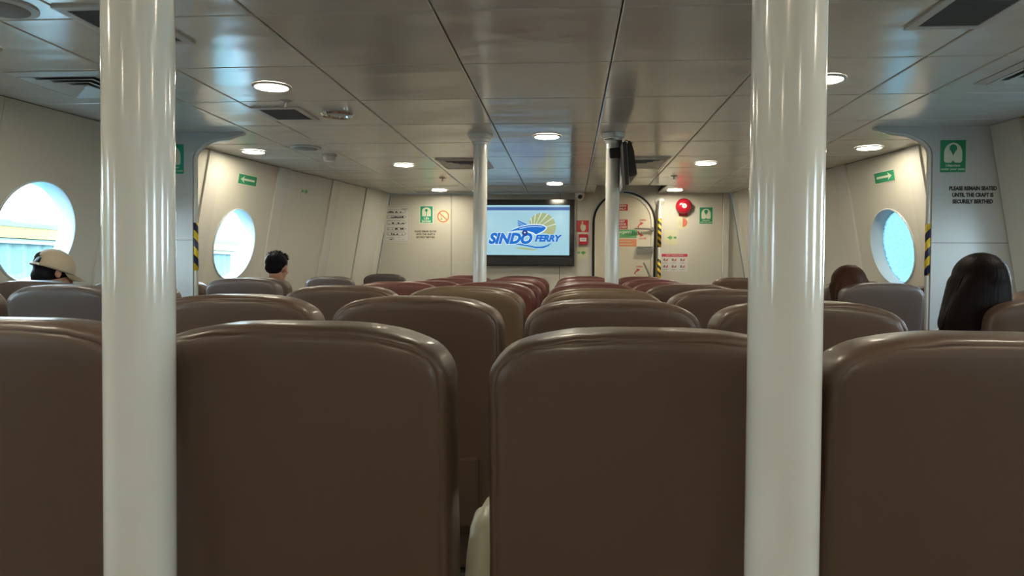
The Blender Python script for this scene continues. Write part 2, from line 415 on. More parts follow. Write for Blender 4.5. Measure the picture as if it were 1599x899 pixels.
bm = bmesh.new(); box(bm, (.40, YB - .035, 1.79), (.50, YB - .03, 1.95)); n_ = mk('notice', bm, M_cream, door)
FM = lambda x, z, y=YB: frame_m((x, y, z), (1, 0, 0), (0, 0, 1))
def dsign(x, z, w, h, m, nm='door_sign', lab=None):
    bm = bmesh.new(); box(bm, (-w / 2, -h / 2, 0), (w / 2, h / 2, .002)); o = mk(nm, bm, m, door, M=FM(x, z, YB - .0302))
    if lab: o['label'] = lab
    return o
d1 = dsign(.625, 1.978, .14, .078, M_red, lab='dark red sign with white lettering'); lettering(d1, 'CREW\nONLY', 0, 0, .036, M_paper, bold=.02)
d2 = dsign(.625, 1.775, .14, .112, M_red, lab='dark red sign with white lettering'); lettering(d2, 'KEEP\nDOOR\nCLOSED', 0, 0, .034, M_paper, bold=.02)
d3 = dsign(.66, 1.662, .29, .098, M_green3, lab='green sign with yellowish lettering'); lettering(d3, 'Emergency\nExit', -.132, -.0, .050, M_photo, bold=.015, align='LEFT', ls=.8)
flat(d3, 'running_figure', M_green, [[(-.01, .0), (.11, .03), (.12, .045), (.0, .012)], [(.02, .0), (.12, .015), (.125, .03), (.03, .014)]])
d4 = dsign(.66, 1.553, .29, .085, M_orange, lab='orange sign with two pale lines'); flat(d4, 'printed_lines', M_cream, [rect(-.06, .012, .08, .02), rect(-.1, -.022, .1, -.013)])
def arrows(x, z, flip, top, bot):
    bm = bmesh.new(); r0, r1 = .048, .062
    ring = arcp(0, 0, r1, 175, 112, 8) + arcp(0, 0, r0, 112, 175, 8); prism(bm, ring, 0, .001)
    prism(bm, [(-.035, .075), (-.02, .036), (.012, .062)], 0, .001)
    if flip:
        ring = arcp(0, -.03, r1, 185, 248, 8) + arcp(0, -.03, r0, 248, 185, 8); prism(bm, ring, 0, .001); prism(bm, [(-.035, -.105), (-.02, -.066), (.012, -.092)], 0, .001)
    o = mk('curved_arrow', bm, M_inkr, door, M=FM(x, z, YB - .0302))
    lettering(o, top, .0, .095, .030, M_inkr, z=.0002, bold=.02)
    if flip: lettering(o, bot, .0, -.125, .030, M_inkr, z=.0002, bold=.02)
arrows(.875, 1.73, True, 'OPEN', 'CLOSE'); arrows(.84, 1.17, False, 'OPEN', '')

# hand rail pipe beside the hatch
t = empty('grab_rail', (1.075, YB, 0)); tag(t, 'white vertical grab pipe with hazard tape beside the arched hatch', 'rail')
bm = bmesh.new(); tube(bm, [(0, -.002, 2.05), (0, -.04, 2.045), (-.002, -.065, 2.02), (-.004, -.07, 1.97), (-.004, -.07, .9), (-.004, -.07, .34), (0, -.05, .30), (0, -.002, .30)], .021, 12); mk('pipe', bm, M_white, t, 'all')
bm = bmesh.new(); lathe(bm, [(.055, 0), (.052, .012), (.03, .014)], 24); bm.transform(Matrix.Translation((0, 0, 2.05)) @ Matrix.Rotation(R(90), 4, 'X')); mk('flange', bm, M_white, t, True)
M_haz2 = stripes('hazard_tape_pipe', (.75, .50, .03), (.02, .025, .03), .075, (.9, .0, 1.0))
for z0, z1 in ((1.50, 1.84), (1.0, 1.36)):
    bm = bmesh.new(); lathe(bm, [(.0225, z0), (.0225, z1)], 16, (-.004, -.07, 0)); mk('hazard_tape', bm, M_haz2, t, 'all')['label'] = 'yellow and black hazard tape wrap'

# ---------------------------------------------------------------- transverse web frames
for s, side in ((-1, 1), (1, 2)):
    bm = bmesh.new(); ex = 2.475; Y = 4.87; T = .045
    pts = [(ex, .0), (ex, 1.96)]
    pts += [(2.475 - .235 * (1 - math.cos(a)) ** 1.0 - .0, 1.96 + .15 * math.sin(a)) for a in [math.pi / 2 * i / 12 for i in range(1, 13)]]
    pts += [(2.14, ZT - .02), (2.12, ZT - .001), (hw(Y) - .002, ZT - .001), (hw(Y) + LEAN * ZT - .002, 0)]
    prism(bm, pts, Y, Y + T, lambda u, v, d: (CX0 + s * u, d, v)); bm.normal_update(); bmesh.ops.triangulate(bm, faces=[f_ for f_ in bm.faces if len(f_.verts) > 4])
    wf_ = struct(mk('trim_%d' % side, bm, mat('frame_paint', (.55, .56, .55), .3)))
    bm = bmesh.new(); ed = [(CX0 + s * (u - .012), Y + T / 2, v) for u, v in pts[:14] + [(2.12, ZT - .004)]]
    ed[0] = (ed[0][0], ed[0][1], .01); tube(bm, ed, [.015] * (len(ed) - 1) + [.012], 10); mk('edge_bead', bm, M_white, wf_, 'all')
    hz = stripes('hazard_tape_frame_%d' % side, (.72, .50, .03), (.015, .02, .06), .115, (-.9 * s, .9, 1.0))
    bm = bmesh.new(); lathe(bm, [(.0165, 1.19), (.0165, 1.525)], 16, (CX0 + s * (ex - .012), Y + T / 2, 0)); mk('hazard_tape', bm, hz, wf_, 'all')['label'] = 'yellow and dark blue hazard tape on the frame edge'
    bm = bmesh.new(); box(bm, (CX0 + s * ex, Y - .0008, 1.40), (CX0 + s * (hw(Y) + .12), Y - .0002, 1.404)); mk('panel_joint', bm, M_back, wf_)

# ---------------------------------------------------------------- signs
def jacket(o, w, h, m_bg, m_fg, line1, line2, zoff=.0022, cyo=.12):
    # life-jacket pictogram, horseshoe body with a hole and a split
    cw = w * .36; top = h * .42; bot = -h * .20; c = h * .10
    body = [(-cw, bot + .06 * h)] + [(-cw * math.cos(math.pi * i / 20), c + (top - c) * math.sin(math.pi * i / 20)) for i in range(21)] + [(cw, bot + .06 * h)]
    body += [(cw * .85, bot), (cw * .2, bot), (0.0, bot + .07 * h), (-cw * .2, bot), (-cw * .85, bot)]
    flat(o, 'jacket_symbol', m_fg, [body])
    flat(o, 'head_symbol', m_bg, [[(cw * .42 * math.cos(2 * math.pi * i / 20), top - .17 * h + cw * .42 * math.sin(2 * math.pi * i / 20)) for i in range(20)], [(-.25 * cw, top - .25 * h), (.25 * cw, top - .25 * h), (0, top - .40 * h)]], z=.0034)
    if line1: lettering(o, line1, 0, -h * .29, h * .105, m_fg, z=.0026, bold=.01)
    if line2: lettering(o, line2, 0, -h * .40, h * .105, m_fg, z=.0026, bold=.01)
fm = lambda x, z: FM(x, z, 4.8695)
o = plate('life_jacket_sign', 'green life jacket sign on the right frame panel above the seated notice', 'sign', fm(2.447, 1.957), .155, .205, M_green); jacket(o, .155, .205, M_green, M_photo, 'Lifejackets', 'under your seats')
o = plate('life_jacket_sign', 'green life jacket sign on the left frame panel, half behind the near white pole', 'sign', fm(-2.765, 1.967), .155, .205, M_green2); jacket(o, .155, .205, M_green2, M_photo, 'Lifejackets', 'under your seats')
o = plate('life_jacket_sign', 'green life jacket sign on front wall, right of the red fire bell', 'sign', FM(1.628, 1.883), .152, .195, M_green); jacket(o, .152, .195, M_green, M_photo, 'Lifejackets', 'under your seats')
o = plate('life_jacket_sign', 'teal Life Jacket sign on front wall beside the no smoking sticker', 'sign', FM(-1.766, 1.892), .172, .222, M_photo)
flat(o, 'teal_field', M_green2, [rect(-.077, -.102, .077, .102)], z=.0021, t=.0004)
cw = .055
flat(o, 'jacket_symbol', M_photo, [[(-cw, -.02)] + [(-cw * math.cos(math.pi * i / 16), .045 + .045 * math.sin(math.pi * i / 16)) for i in range(17)] + [(cw, -.02)]], z=.0027)
flat(o, 'head_symbol', M_green2, [[(.018 * math.cos(i * .4), .052 + .018 * math.sin(i * .4)) for i in range(15)], rect(-.004, -.03, .004, .04)], z=.0038)
lettering(o, 'Life\nJacket', 0, -.063, .046, M_photo, z=.0028, bold=.03, ls=.75)
# no smoking
t = plate('no_smoking_sticker', 'round red no smoking sticker on the front wall, left of the television', 'sign', FM(-1.557, 1.870), .17, .17, M_cream, t=.001)
n = 40; bm = bmesh.new(); a_ = [bm.verts.new((.073 * math.cos(6.2832 * i / n), .073 * math.sin(6.2832 * i / n), .0022)) for i in range(n)]; b_ = [bm.verts.new((.061 * math.cos(6.2832 * i / n), .061 * math.sin(6.2832 * i / n), .0022)) for i in range(n)]
for i in range(n): bm.faces.new((a_[i], a_[(i + 1) % n], b_[(i + 1) % n], b_[i]))
c_, s_ = math.cos(R(-42)), math.sin(R(-42)); hwid = .006
bm.faces.new([bm.verts.new((x * c_ - y * s_, x * s_ + y * c_, .0024)) for x, y in ((-.064, -hwid), (.064, -hwid), (.064, hwid), (-.064, hwid))])
mk('prohibition_ring', bm, mat('ring_red', (.62, .12, .06), .5), t); flat(t, 'cigarette_symbol', M_green3, [rect(-.03, -.04, -.01, -.022), rect(-.028, -.02, -.024, .02)])
# seated notice
o = plate('seated_notice', 'PLEASE REMAIN SEATED notice on the right frame panel', 'sign', fm(2.573, 1.708), .36, .135, mat('decal_clear', (.54, .55, .52), .3), t=.0008)
for k, l in enumerate(('PLEASE REMAIN SEATED', 'UNTIL THE CRAFT IS', 'SECURELY BERTHED')): lettering(o, l, 0, .042 - .042 * k, .034, M_ink, z=.0016, bold=.055, sx=.80)
o = plate('seated_notice', 'small PLEASE REMAIN SEATED notice on front wall below the Life Jacket sign', 'sign', FM(-1.776, 1.648), .352, .125, mat('decal_cream', (.64, .61, .50), .4), t=.0008)
for k, l in enumerate(('PLEASE REMAIN SEATED', 'UNTIL THE CRAFT IS', 'SECURELY BERTHED')): lettering(o, l, 0, .036 - .036 * k, .031, M_ink, z=.0016, bold=.03, sx=.82)
# deck plan poster
o = plate('deck_plan_poster', 'white safety plan poster of line drawings at left end of front wall', 'poster', FM(-2.139, 1.776), .325, .452, M_paper)
def outline(x0, y0, x1, y1, t=.0028, bow=.03):
    p = [(x0, y0), (x1 - bow, y0), (x1, (y0 + y1) / 2), (x1 - bow, y1), (x0, y1)]; L = []
    for a, b in zip(p, p[1:] + p[:1]):
        d = Vector((b[0] - a[0], b[1] - a[1])); nrm = Vector((-d.y, d.x)).normalized() * t / 2
        L.append([(a[0] + nrm.x, a[1] + nrm.y), (b[0] + nrm.x, b[1] + nrm.y), (b[0] - nrm.x, b[1] - nrm.y), (a[0] - nrm.x, a[1] - nrm.y)])
    return L
P = outline(-.15, -.212, .15, .212, .002, 0.0)
rr = random.Random(3)
for (y0, y1) in ((.135, .175), (.07, .105), (-.005, .04), (-.075, -.045), (-.14, -.10)):
    P += outline(-.12, y0, .12, y1)
    for k in range(9):
        x = rr.uniform(-.115, .07); P.append(rect(x, y0 + .006, x + rr.uniform(.004, .035), y0 + .006 + rr.uniform(.003, .02)))
for k in range(3): P.append(rect(.06, .19 - .008 * k, .14, .1925 - .008 * k))
for k in range(12):
    x = rr.uniform(-.14, .1); y = rr.uniform(-.2, -.16); P.append(rect(x, y, x + rr.uniform(.01, .04), y + .003))
tag(flat(o, 'printed_plans', M_ink, P), kind='stuff')
# escape arrows
def arrow_poly(w, h, left):
    s = -1 if left else 1
    p = [(s * w * .5, 0), (s * w * .22, h * .5), (s * w * .30, h * .14), (-s * w * .5, h * .14), (-s * w * .5, -h * .14), (s * w * .30, -h * .14), (s * w * .22, -h * .5)]
    return p
def arrow_sign(M, left, label):
    o = plate('exit_arrow_sign', label, 'sign', M, .275, .095, M_photo, t=.003)
    flat(o, 'green_field', M_green, [rect(-.13, -.041, .13, .041)], z=.0031, t=.0004); flat(o, 'arrow_symbol', M_photo, [arrow_poly(.20, .062, left)], z=.0037)
arrow_sign(wall_m(-1, 6.10, 1.975), True, 'green exit arrow pointing left, high above the left porthole')
arrow_sign(wall_m(1, 6.02, 1.975), False, 'green exit arrow pointing right, high above the right porthole')
def small_arrow(M, left, label, w=.16, h=.17):
    o = plate('arrow_card', label, 'sign', M, w, h, M_cream if 'wall panel' not in label else M_wall, t=.0015); s = -1 if left else 1
    flat(o, 'arrow_symbol', M_green3, [[(s * .005, .028), (s * .005, -.028), (s * .05, 0)], rect(min(-s * .012, s * .01), -.013, max(-s * .012, s * .01), .013), [(s * -.06, -.013), (s * -.028, -.013), (s * -.028, .013), (s * -.06, .013)]])
small_arrow(wall_m(-1, 7.0, 1.975), False, 'small green arrow sticker on the left wall panel beyond the exit arrow', .13, .16)
small_arrow(FM(.155, 1.432), False, 'small green arrow sticker under the red call point beside the hatch', .13, .14)
small_arrow(FM(1.22, 1.618), True, 'cream card with green arrow right of the hatch grab pipe', .165, .175)
# red hand sign, call point
o = plate('fire_alarm_sign', 'red square hand sign above the red call point, beside the television', 'sign', FM(.158, 1.752), .145, .142, M_red)
flat(o, 'hand_symbol', M_photo, [[(-.03, -.02), (-.022, .02), (-.012, .022), (-.012, .06), (.002, .06), (.002, .022), (.035, .012), (.038, -.03), (.02, -.06), (-.012, -.06)]])
t = empty('call_point', (.164, YB, 1.593)); tag(t, 'red fire call point box with white label below the hand sign', 'alarm')
bm = bbox((-.056, -.05, -.065), (.056, -.001, .062), .008); mk('housing', bm, M_redgl, t)
o = mk('label_plate', bbox((-.04, -.053, -.025), (.038, -.05, .018)), M_paper, t); lettering(o, 'FIRE', 0, -.004, .03, M_ink, z=0, name='lettering').matrix_basis = frame_m((0, -.0535, -.004), (1, 0, 0), (0, 0, 1))
# fire bell
t = empty('fire_bell', (1.358, YB, 1.992)); tag(t, 'round red fire bell with white centre on the front wall', 'bell')
bm = bmesh.new(); lathe(bm, [(.075, 0), (.092, .012), (.096, .03), (.090, .05), (.070, .068), (.04, .078), (.012, .081)], 40); bm.transform(Matrix.Rotation(R(90), 4, 'X')); bm.transform(Matrix.Translation((0, -.012, 0))); mk('gong', bm, M_redgl, t, True)
bm = bmesh.new(); lathe(bm, [(.028, .078), (.028, .096), (.022, .099)], 24); bm.transform(Matrix.Rotation(R(90), 4, 'X')); o = mk('centre_cap', bm, M_paper, t, True)
bm = bmesh.new(); box(bm, (-.004, -.1005, -.01), (.004, -.099, .01)); mk('mark', bm, M_inkg, o)
mk('backbox', bbox((-.05, -.02, -.115), (.05, -.001, .05), .004), M_redgl, t)
o = plate('bell_card', 'cream card with a red half moon symbol below the fire bell', 'sign', FM(1.352, 1.80), .14, .155, M_cream); flat(o, 'bell_symbol', mat('symbol_coral', (.62, .16, .10), .5), [arcp(.0, -.0, .055, -90, 90, 12)])
flat(o, 'printed_lines', M_inkg, [rect(-.05, -.03 + k * .018, -.015, -.028 + k * .018) for k in range(4)])
# safety poster
o = plate('instruction_poster', 'white picture poster with red header low beside the hatch grab pipe', 'poster', FM(1.262, 1.32), .312, .215, M_paper)
flat(o, 'red_header', mat('header_red', (.60, .05, .10), .5), [rect(-.153, .068, .153, .103)], z=.0021); lettering(o, 'SAFETY INSTRUCTIONS', 0, .086, .02, M_paper, z=.0035, bold=.01)
PR = []; PK = []
for j in range(2):
    for i in range(3):
        bx_, by_ = -.105 + .1 * i, .03 - .08 * j
        PR.append([(bx_ - .005, by_ - .018), (bx_ + .022, by_ - .01), (bx_ + .028, by_ + .02), (bx_ + .01, by_ + .005)]); PK.append([(bx_ - .03, by_ - .01), (bx_ - .008, by_ - .016), (bx_ - .003, by_ + .01), (bx_ - .022, by_ + .02)])
        PK += [rect(bx_ - .035, by_ - .035, bx_ + .03, by_ - .033), rect(bx_ - .035, by_ - .041, bx_ + .02, by_ - .039)]
flat(o, 'red_pictures', M_inkr, PR)['kind'] = 'stuff'; flat(o, 'dark_pictures', M_inkg, PK)['kind'] = 'stuff'

# ---------------------------------------------------------------- television on the front wall
t = empty('television', (-.525, YB, 1.665)); tag(t, 'large wall television showing a blue ferry logo on pale blue', 'television')
W2, H2 = .583, .402
bm = bmesh.new()
rin = (-.517, -.268, .522, .335)
for lo, hi in (((-W2, -.10, -H2), (W2, -.02, rin[1])), ((-W2, -.10, rin[3]), (W2, -.02, H2)), ((-W2, -.10, rin[1]), (rin[0], -.02, rin[3])), ((rin[2], -.10, rin[1]), (W2, -.02, rin[3]))): box(bm, lo, hi)
mk('bezel', bm, M_gloss, t)
mk('bezel_edge', bbox((W2, -.095, -H2), (W2 + .006, -.02, H2)), M_steel, t)
mk('speaker_bar', bbox((-W2 + .02, -.108, -.385), (W2 - .02, -.1, -.30), .003), M_black, t)
lettering(t, '••••••', 0, 0, .016, M_inkg, name='maker_mark').matrix_basis = frame_m((0, -.1085, -.29), (1, 0, 0), (0, 0, 1))
def emis(name, col, s=.8): return mat(name, [c * .02 for c in col], .12, emit=col, estr=s)
scr = mk('screen', bbox((rin[0], -.092, rin[1]), (rin[2], -.03, rin[3])), emis('screen_pale_blue', (.36, .62, .72), .8), t)
def spx(px, py): return ((px - 822.5) / 128.4 , (360.5 - py) / 128.4)
def spoly(name, m, polys, d):
    bm = bmesh.new()
    for p in polys: prism(bm, [spx(*q) for q in p], -.092 - d - .0004, -.092 - d, lambda u, v, dd: (u, dd, v))
    bm.normal_update(); bmesh.ops.triangulate(bm, faces=bm.faces[:]); return mk(name, bm, m, scr)
E_blue = emis('screen_blue', (.01, .16, .62), .8); E_band = emis('screen_band', (.08, .16, .42), .7); E_olive = emis('screen_olive', (.42, .48, .24), .75)
E_wht = emis('screen_white', (.72, .85, .88), .9); E_navy = emis('screen_navy', (.03, .06, .28), .8)
spoly('blue_band', E_band, [rect(756.3, 320.5, 889.4, 325.5)], .0004); spoly('blue_band', E_band, [rect(756.3, 395.3, 889.4, 399)], .0004)
arc = [(847 + 21.5 * math.cos(R(a)), 351 - 21.5 * math.sin(R(a))) for a in range(-34, 166, 8)]
spoly('sun_disc', E_olive, [[(833, 358)] + arc], .0004)
rays = []
for a in (12, 40, 66, 92, 118, 142):
    e = (847 + 22 * math.cos(R(a)), 351 - 22 * math.sin(R(a))); d = Vector((e[0] - 833, e[1] - 358)); nn = Vector((-d.y, d.x)).normalized() * .55
    rays.append([(833, 358), (e[0] + nn.x, e[1] + nn.y), (e[0] - nn.x, e[1] - nn.y)])
spoly('sun_rays', E_wht, rays, .0009)
hull = [(794.5, 359.2), (803, 355), (814, 351), (826, 348.6), (838, 348), (847, 349), (852.5, 351.2), (853.2, 353.3), (849.5, 357), (843, 360.5), (837.5, 362.8), (833.5, 360), (828, 358.2), (820, 356.8), (808, 356.8)]
spoly('hull_halo', E_wht, [[(793, 360.2), (803, 354), (814, 349.6), (826, 347.2), (838, 346.6), (848, 347.6), (854, 350.4), (854.8, 353.6), (850.5, 358.2), (843.5, 361.9), (837.8, 364.6), (832.5, 361.4), (827, 359.6), (820, 358.2), (808, 358.2)]], .0012)
spoly('ship_hull', E_blue, [hull], .0016)
spoly('deck_line', E_wht, [[(812, 353.6), (826, 350.6), (838, 350), (848, 351), (848, 351.7), (838, 350.7), (826, 351.4), (812, 354.4)]], .0020)
spoly('tail_fin', E_blue, [[(809, 340.6), (824.5, 347.6), (821, 348.4), (809.6, 342.6)], [(809, 343.6), (819.5, 348.8), (817, 349.3), (809.4, 345.4)], [(809.5, 346.4), (815.5, 349.8), (813, 350.3), (809.8, 348.2)], [(810.5, 349.2), (812.8, 350.6), (810.4, 351)]], .0016)
sw = [(801, 377.6), (815, 377.5), (826, 379.5), (836, 381.6), (846, 381.8), (855, 379.5), (862.5, 375.5), (857, 381), (849, 384), (838, 384.2), (826, 381.6), (812, 379.2)]
spoly('wave_swoosh', E_blue, [sw], .0016); spoly('lower_swoosh', E_olive, [[(803, 383.5), (815, 382.8), (828, 384.5), (842, 386), (832, 387.4), (818, 386)]], .0010)
wheel = [(820.5 + 4.6 * math.cos(R(a)), 360.5 - 4.6 * math.sin(R(a))) for a in range(0, 360, 20)]
spoly('wheel', E_navy, [wheel], .0034); spoly('wheel_hub', E_wht, [[(820.5 + 1.2 * math.cos(R(a)), 360 - 1.2 * math.sin(R(a))) for a in range(0, 360, 45)]], .0042)
def stext(s, px, py, size, m, d, bold, sx, name='logo_text'):
    u, v = spx(px, py); o = mko(name, text_me(s, size, bold=bold, shear=.28, sx=sx, depth=.0003), m, scr); o.matrix_basis = frame_m((u, -.092 - d, v), (1, 0, 0), (0, 0, 1))
stext('SINDO', 797, 370, .172, E_wht, .0022, .09, .98, 'logo_halo'); stext('SINDO', 797, 370, .172, E_blue, .0028, .058, .98)
stext('FERRY', 855, 369.3, .104, E_wht, .0022, .085, 1.02, 'logo_halo'); stext('FERRY', 855, 369.3, .104, E_blue, .0028, .066, 1.02)

# ---------------------------------------------------------------- dome camera
t = empty('security_camera', (.118, YB, 2.15)); tag(t, 'white dome security camera with dark lens above television corner', 'camera')
bm = bmesh.new(); lathe(bm, [(.058, 0), (.060, -.012), (.057, -.045), (.045, -.07), (.025, -.085), (.006, -.09)], 28); bm.transform(Matrix.Translation((0, -.10, -.004))); mk('housing', bm, mat('camera_white', (.80, .80, .80), .3), t, True)
bm = bmesh.new(); bmesh.ops.create_uvsphere(bm, u_segments=20, v_segments=12, radius=.030, matrix=Matrix.Translation((.003, -.137, -.052))); mk('lens', bm, M_gloss, t, 'all')
mk('mount', bbox((-.05, -.05, -.06), (.05, -.001, -.002)), M_trim, t)

# ---------------------------------------------------------------- poles
def pole(x, y, label):
    t = empty('support_pole', (x, y, 0)); tag(t, label, 'pole', None)
    bm = bmesh.new(); lathe(bm, [(.048, .02), (.048, ZT - .02)], 64); mk('pole_shaft', bm, M_white, t, True)
    bm = bmesh.new(); lathe(bm, [(.050, -.072), (.053, -.072), (.056, -.055), (.064, -.052), (.067, -.034), (.080, -.030), (.086, -.012), (.086, -.0008)], 48, (0, 0, ZT)); mk('collar', bm, M_white, t, True)
    bm = bmesh.new(); lathe(bm, [(.09, .0), (.09, .012), (.055, .03), (.049, .03)], 48); mk('base_flange', bm, M_white, t, True)
pole(-.619, 1.0, 'thick white support pole at left, closest to the viewer')
pole(.290, 1.0, 'thick white support pole at right, closest to the viewer')
pole(-.626, 5.04, 'slim-looking distant white pole in front of the television left edge')
pole(.292, 5.04, 'distant white pole in front of hatch, carrying the black monitor')

# black monitor seen edge on, clamped to the pole
t = empty('side_monitor', (.292, 5.04, 1.90)); t.rotation_euler = (0, R(-4), 0); tag(t, 'black monitor seen edge-on, clamped to the distant right pole', 'monitor')
mk('screen_panel', bbox((.055, -.26, -.135), (.085, .26, .145), .006), M_black, t)
bm = bmesh.new(); prism(bm, [(.085, -.075), (.085, .13), (.105, .165), (.118, .155), (.133, .09), (.145, -.07)], -.20, .20, lambda u, v, d: (u, d, v)); bmesh.ops.bevel(bm, geom=bm.edges[:], offset=.006, segments=2, affect='EDGES'); mk('rear_housing', bm, M_black, t)
mk('clamp', bbox((-.02, -.062, .075), (.07, .0, .145), .012), M_black, t); mk('clamp_plate', bbox((.05, -.075, .15), (.07, -.01, .19), .003), M_black, t)
bm = bmesh.new(); tube(bm, [(-.045, -.055, .205), (0, -.066, .205), (.04, -.055, .195), (.07, -.03, .17), (.10, -.02, .195), (.15, 0, .175)], .0028, 6); mk('cable', bm, M_rubber, t, 'all')

# ---------------------------------------------------------------- ceiling fixtures
def downlight(x, y, label, group=None):
    t = empty('downlight', (x, y, ZT)); tag(t, label, 'light', group)
    bm = bmesh.new(); lathe(bm, [(.099, -.0003), (.099, -.004), (.092, -.010), (.084, -.010), (.083, -.005)], 40, caps=False); mk('rim', bm, M_trim, t, True)
    bm = bmesh.new(); lathe(bm, [(.0825, -.003), (.0825, -.0075), (.05, -.009)], 36); mk('diffuser', bm, M_lamp, t)
for (x, y, l) in ((-1.545, 3.66, 'lit round downlight nearest at left of the ceiling, beside the square grille'), (1.235, 3.665, 'lit round downlight nearest at right, partly behind the near right pole'),
                  (-2.54, 5.66, 'lit downlight close to the left wall ribs, past the frame'), (2.24, 5.66, 'lit downlight close to the right wall, past the frame'),
                  (-1.49, 6.42, 'lit downlight left of the far left pole and its diffuser'), (1.17, 6.40, 'lit downlight right of the black monitor pole'),
                  (-.165, 5.10, 'lit downlight between the two distant poles, nearer of the two'), (-.165, 7.83, 'lit downlight between the distant poles, just above the television'),
                  (-1.53, 8.42, 'lit downlight above the no smoking sticker by front wall'), (1.20, 8.45, 'lit downlight above the red fire bell by front wall')): downlight(x, y, l)
for (x, y) in ((-.165, 2.36), (-2.54, 2.92), (2.24, 2.92), (-1.5, .92), (1.2, .92), (-.165, -.38), (-2.54, .18), (2.24, .18), (-1.5, -1.82), (1.2, -1.82)):
    downlight(x, y, 'lit round downlight outside the picture, %s, %s' % ('middle of the ceiling' if abs(x) < .5 else ('near the %s wall' if abs(x) > 2 else 'on the %s half') % ('left' if x < 0 else 'right'), 'ahead of the near poles' if y > 1.5 else 'above the nearest seats' if y > .5 else 'behind the viewer' if y > -1 else 'at the aft bulkhead'), 'downlights above and behind the viewer')
def return_grille(x0, x1, y0, y1, label):
    t = empty('air_grille', ((x0 + x1) / 2, (y0 + y1) / 2, ZT)); tag(t, label, 'vent'); w, h = (x1 - x0) / 2, (y1 - y0) / 2; f = .035
    bm = bmesh.new()
    for a, b in (((-w, -h), (w, -h + f)), ((-w, h - f), (w, h)), ((-w, -h + f), (-w + f, h - f)), ((w - f, -h + f), (w, h - f))): box(bm, (a[0], a[1], -.009), (b[0], b[1], -.0005))
    mk('frame', bm, M_trim, t)
    mk('mesh_backing', bbox((-w + f, -h + f, -.003), (w - f, h - f, -.001)), M_grille, t)
    n = int((2 * h - 2 * f) / .014); bm0 = bbox((-w + f, -.0015, -.008), (w - f, .0015, -.003)); me = D.meshes.new('slat'); bm0.to_mesh(me); bm0.free(); me.materials.append(M_grille)
    for k in range(n): D_ = mko('slat', me, None, t); D_.location = (0, -h + f + (k + .5) * (2 * h - 2 * f) / n, 0)
return_grille(-1.87, -1.58, 4.12, 4.48, 'grey rectangular air grille beside the chrome ring fitting at left')
return_grille(-1.88, -1.57, 2.50, 2.94, 'dark air grille at top left, partly behind the near left pole')
return_grille(1.28, 1.57, 2.48, 2.93, 'dark air grille at the top right edge of the ceiling')
def diffuser(x0, x1, y0, y1, label, n=4):
    t = empty('air_diffuser', ((x0 + x1) / 2, (y0 + y1) / 2, ZT)); tag(t, label, 'vent'); w, h = (x1 - x0) / 2, (y1 - y0) / 2
    def ringm(w0, h0, w1, h1, z0, z1, th=.003):
        bm = bmesh.new(); A = [(-w0, -h0), (w0, -h0), (w0, h0), (-w0, h0)]; B = [(-w1, -h1), (w1, -h1), (w1, h1), (-w1, h1)]
        for zz in (0, th): pass
        V = [[bm.verts.new((*p, z)) for p in q] for q, z in ((A, z0), (B, z1), (B, z1 + th), (A, z0 + th))]
        for a, b in zip(V, V[1:] + V[:1]):
            for i in range(4): bm.faces.new((a[i], a[(i + 1) % 4], b[(i + 1) % 4], b[i]))
        return bm
    mk('frame', ringm(w, h, w - .035, h - .035, -.004, -.016), M_trim, t); mk('backing', bbox((-w + .03, -h + .03, -.002), (w - .03, h - .03, -.0008)), M_grille, t)
    for k in range(n):
        a = (k + .02) / n; b = (k + .90) / n; wi, hi_ = w - .04, h - .04
        mk('louvre', ringm(wi * (1 - a), hi_ * (1 - a), wi * (1 - b) + .004, hi_ * (1 - b) + .004, -.017, -.006, .002), M_trim, t)
diffuser(-2.75, -2.26, 3.33, 3.84, 'square white louvred air diffuser at upper left beside near pole')
diffuser(2.0, 2.5, 3.33, 3.80, 'square white louvred air diffuser at the upper right edge')
diffuser(-1.15, -.70, 6.09, 6.66, 'square louvred air diffuser behind the distant left pole')
diffuser(.38, .83, 6.07, 6.68, 'square louvred air diffuser behind the black monitor')
t = empty('round_vent', (-1.405, 4.30, ZT)); tag(t, 'round chrome ringed fitting in the ceiling next to the grille', 'vent')
bm = bmesh.new(); lathe(bm, [(.098, -.0005), (.100, -.012), (.092, -.022), (.078, -.018), (.072, -.006)], 40, caps=False); mk('chrome_ring', bm, M_chrome, t, True)
bm = bmesh.new(); lathe(bm, [(.074, -.004), (.05, -.008), (.045, -.016), (.03, -.018)], 32); mk('centre_disc', bm, M_trim, t, True)
def speaker(x, y, r, label):
    t = empty('ceiling_speaker', (x, y, ZT)); tag(t, label, 'speaker')
    bm = bmesh.new(); lathe(bm, [(r + .02, -.0005), (r + .02, -.006), (r, -.010)], 40); mk('rim', bm, M_trim, t, True)
    bm = bmesh.new(); lathe(bm, [(r - .006, -.009), (r - .012, -.014), (.02, -.017)], 40); mk('grille', bm, mat('speaker_grey', (.33, .34, .34), .6), t, True)
speaker(-2.05, 5.50, .10, 'flat round grey ceiling speaker beside the white smoke detector')
speaker(-2.07, 2.50, .10, 'flat round speaker at the top left corner of the ceiling')
t = empty('smoke_detector', (-1.98, 5.85, ZT)); tag(t, 'white smoke detector hanging from ceiling near the left wall', 'detector')
bm = bmesh.new(); lathe(bm, [(.062, -.0005), (.062, -.016), (.054, -.02)], 32); mk('base', bm, M_trim, t, True)
bm = bmesh.new(); lathe(bm, [(.050, -.02), (.052, -.036), (.044, -.052), (.02, -.058)], 32); mk('sensor_head', bm, mat('detector_white', (.78, .78, .78), .4), t, True)
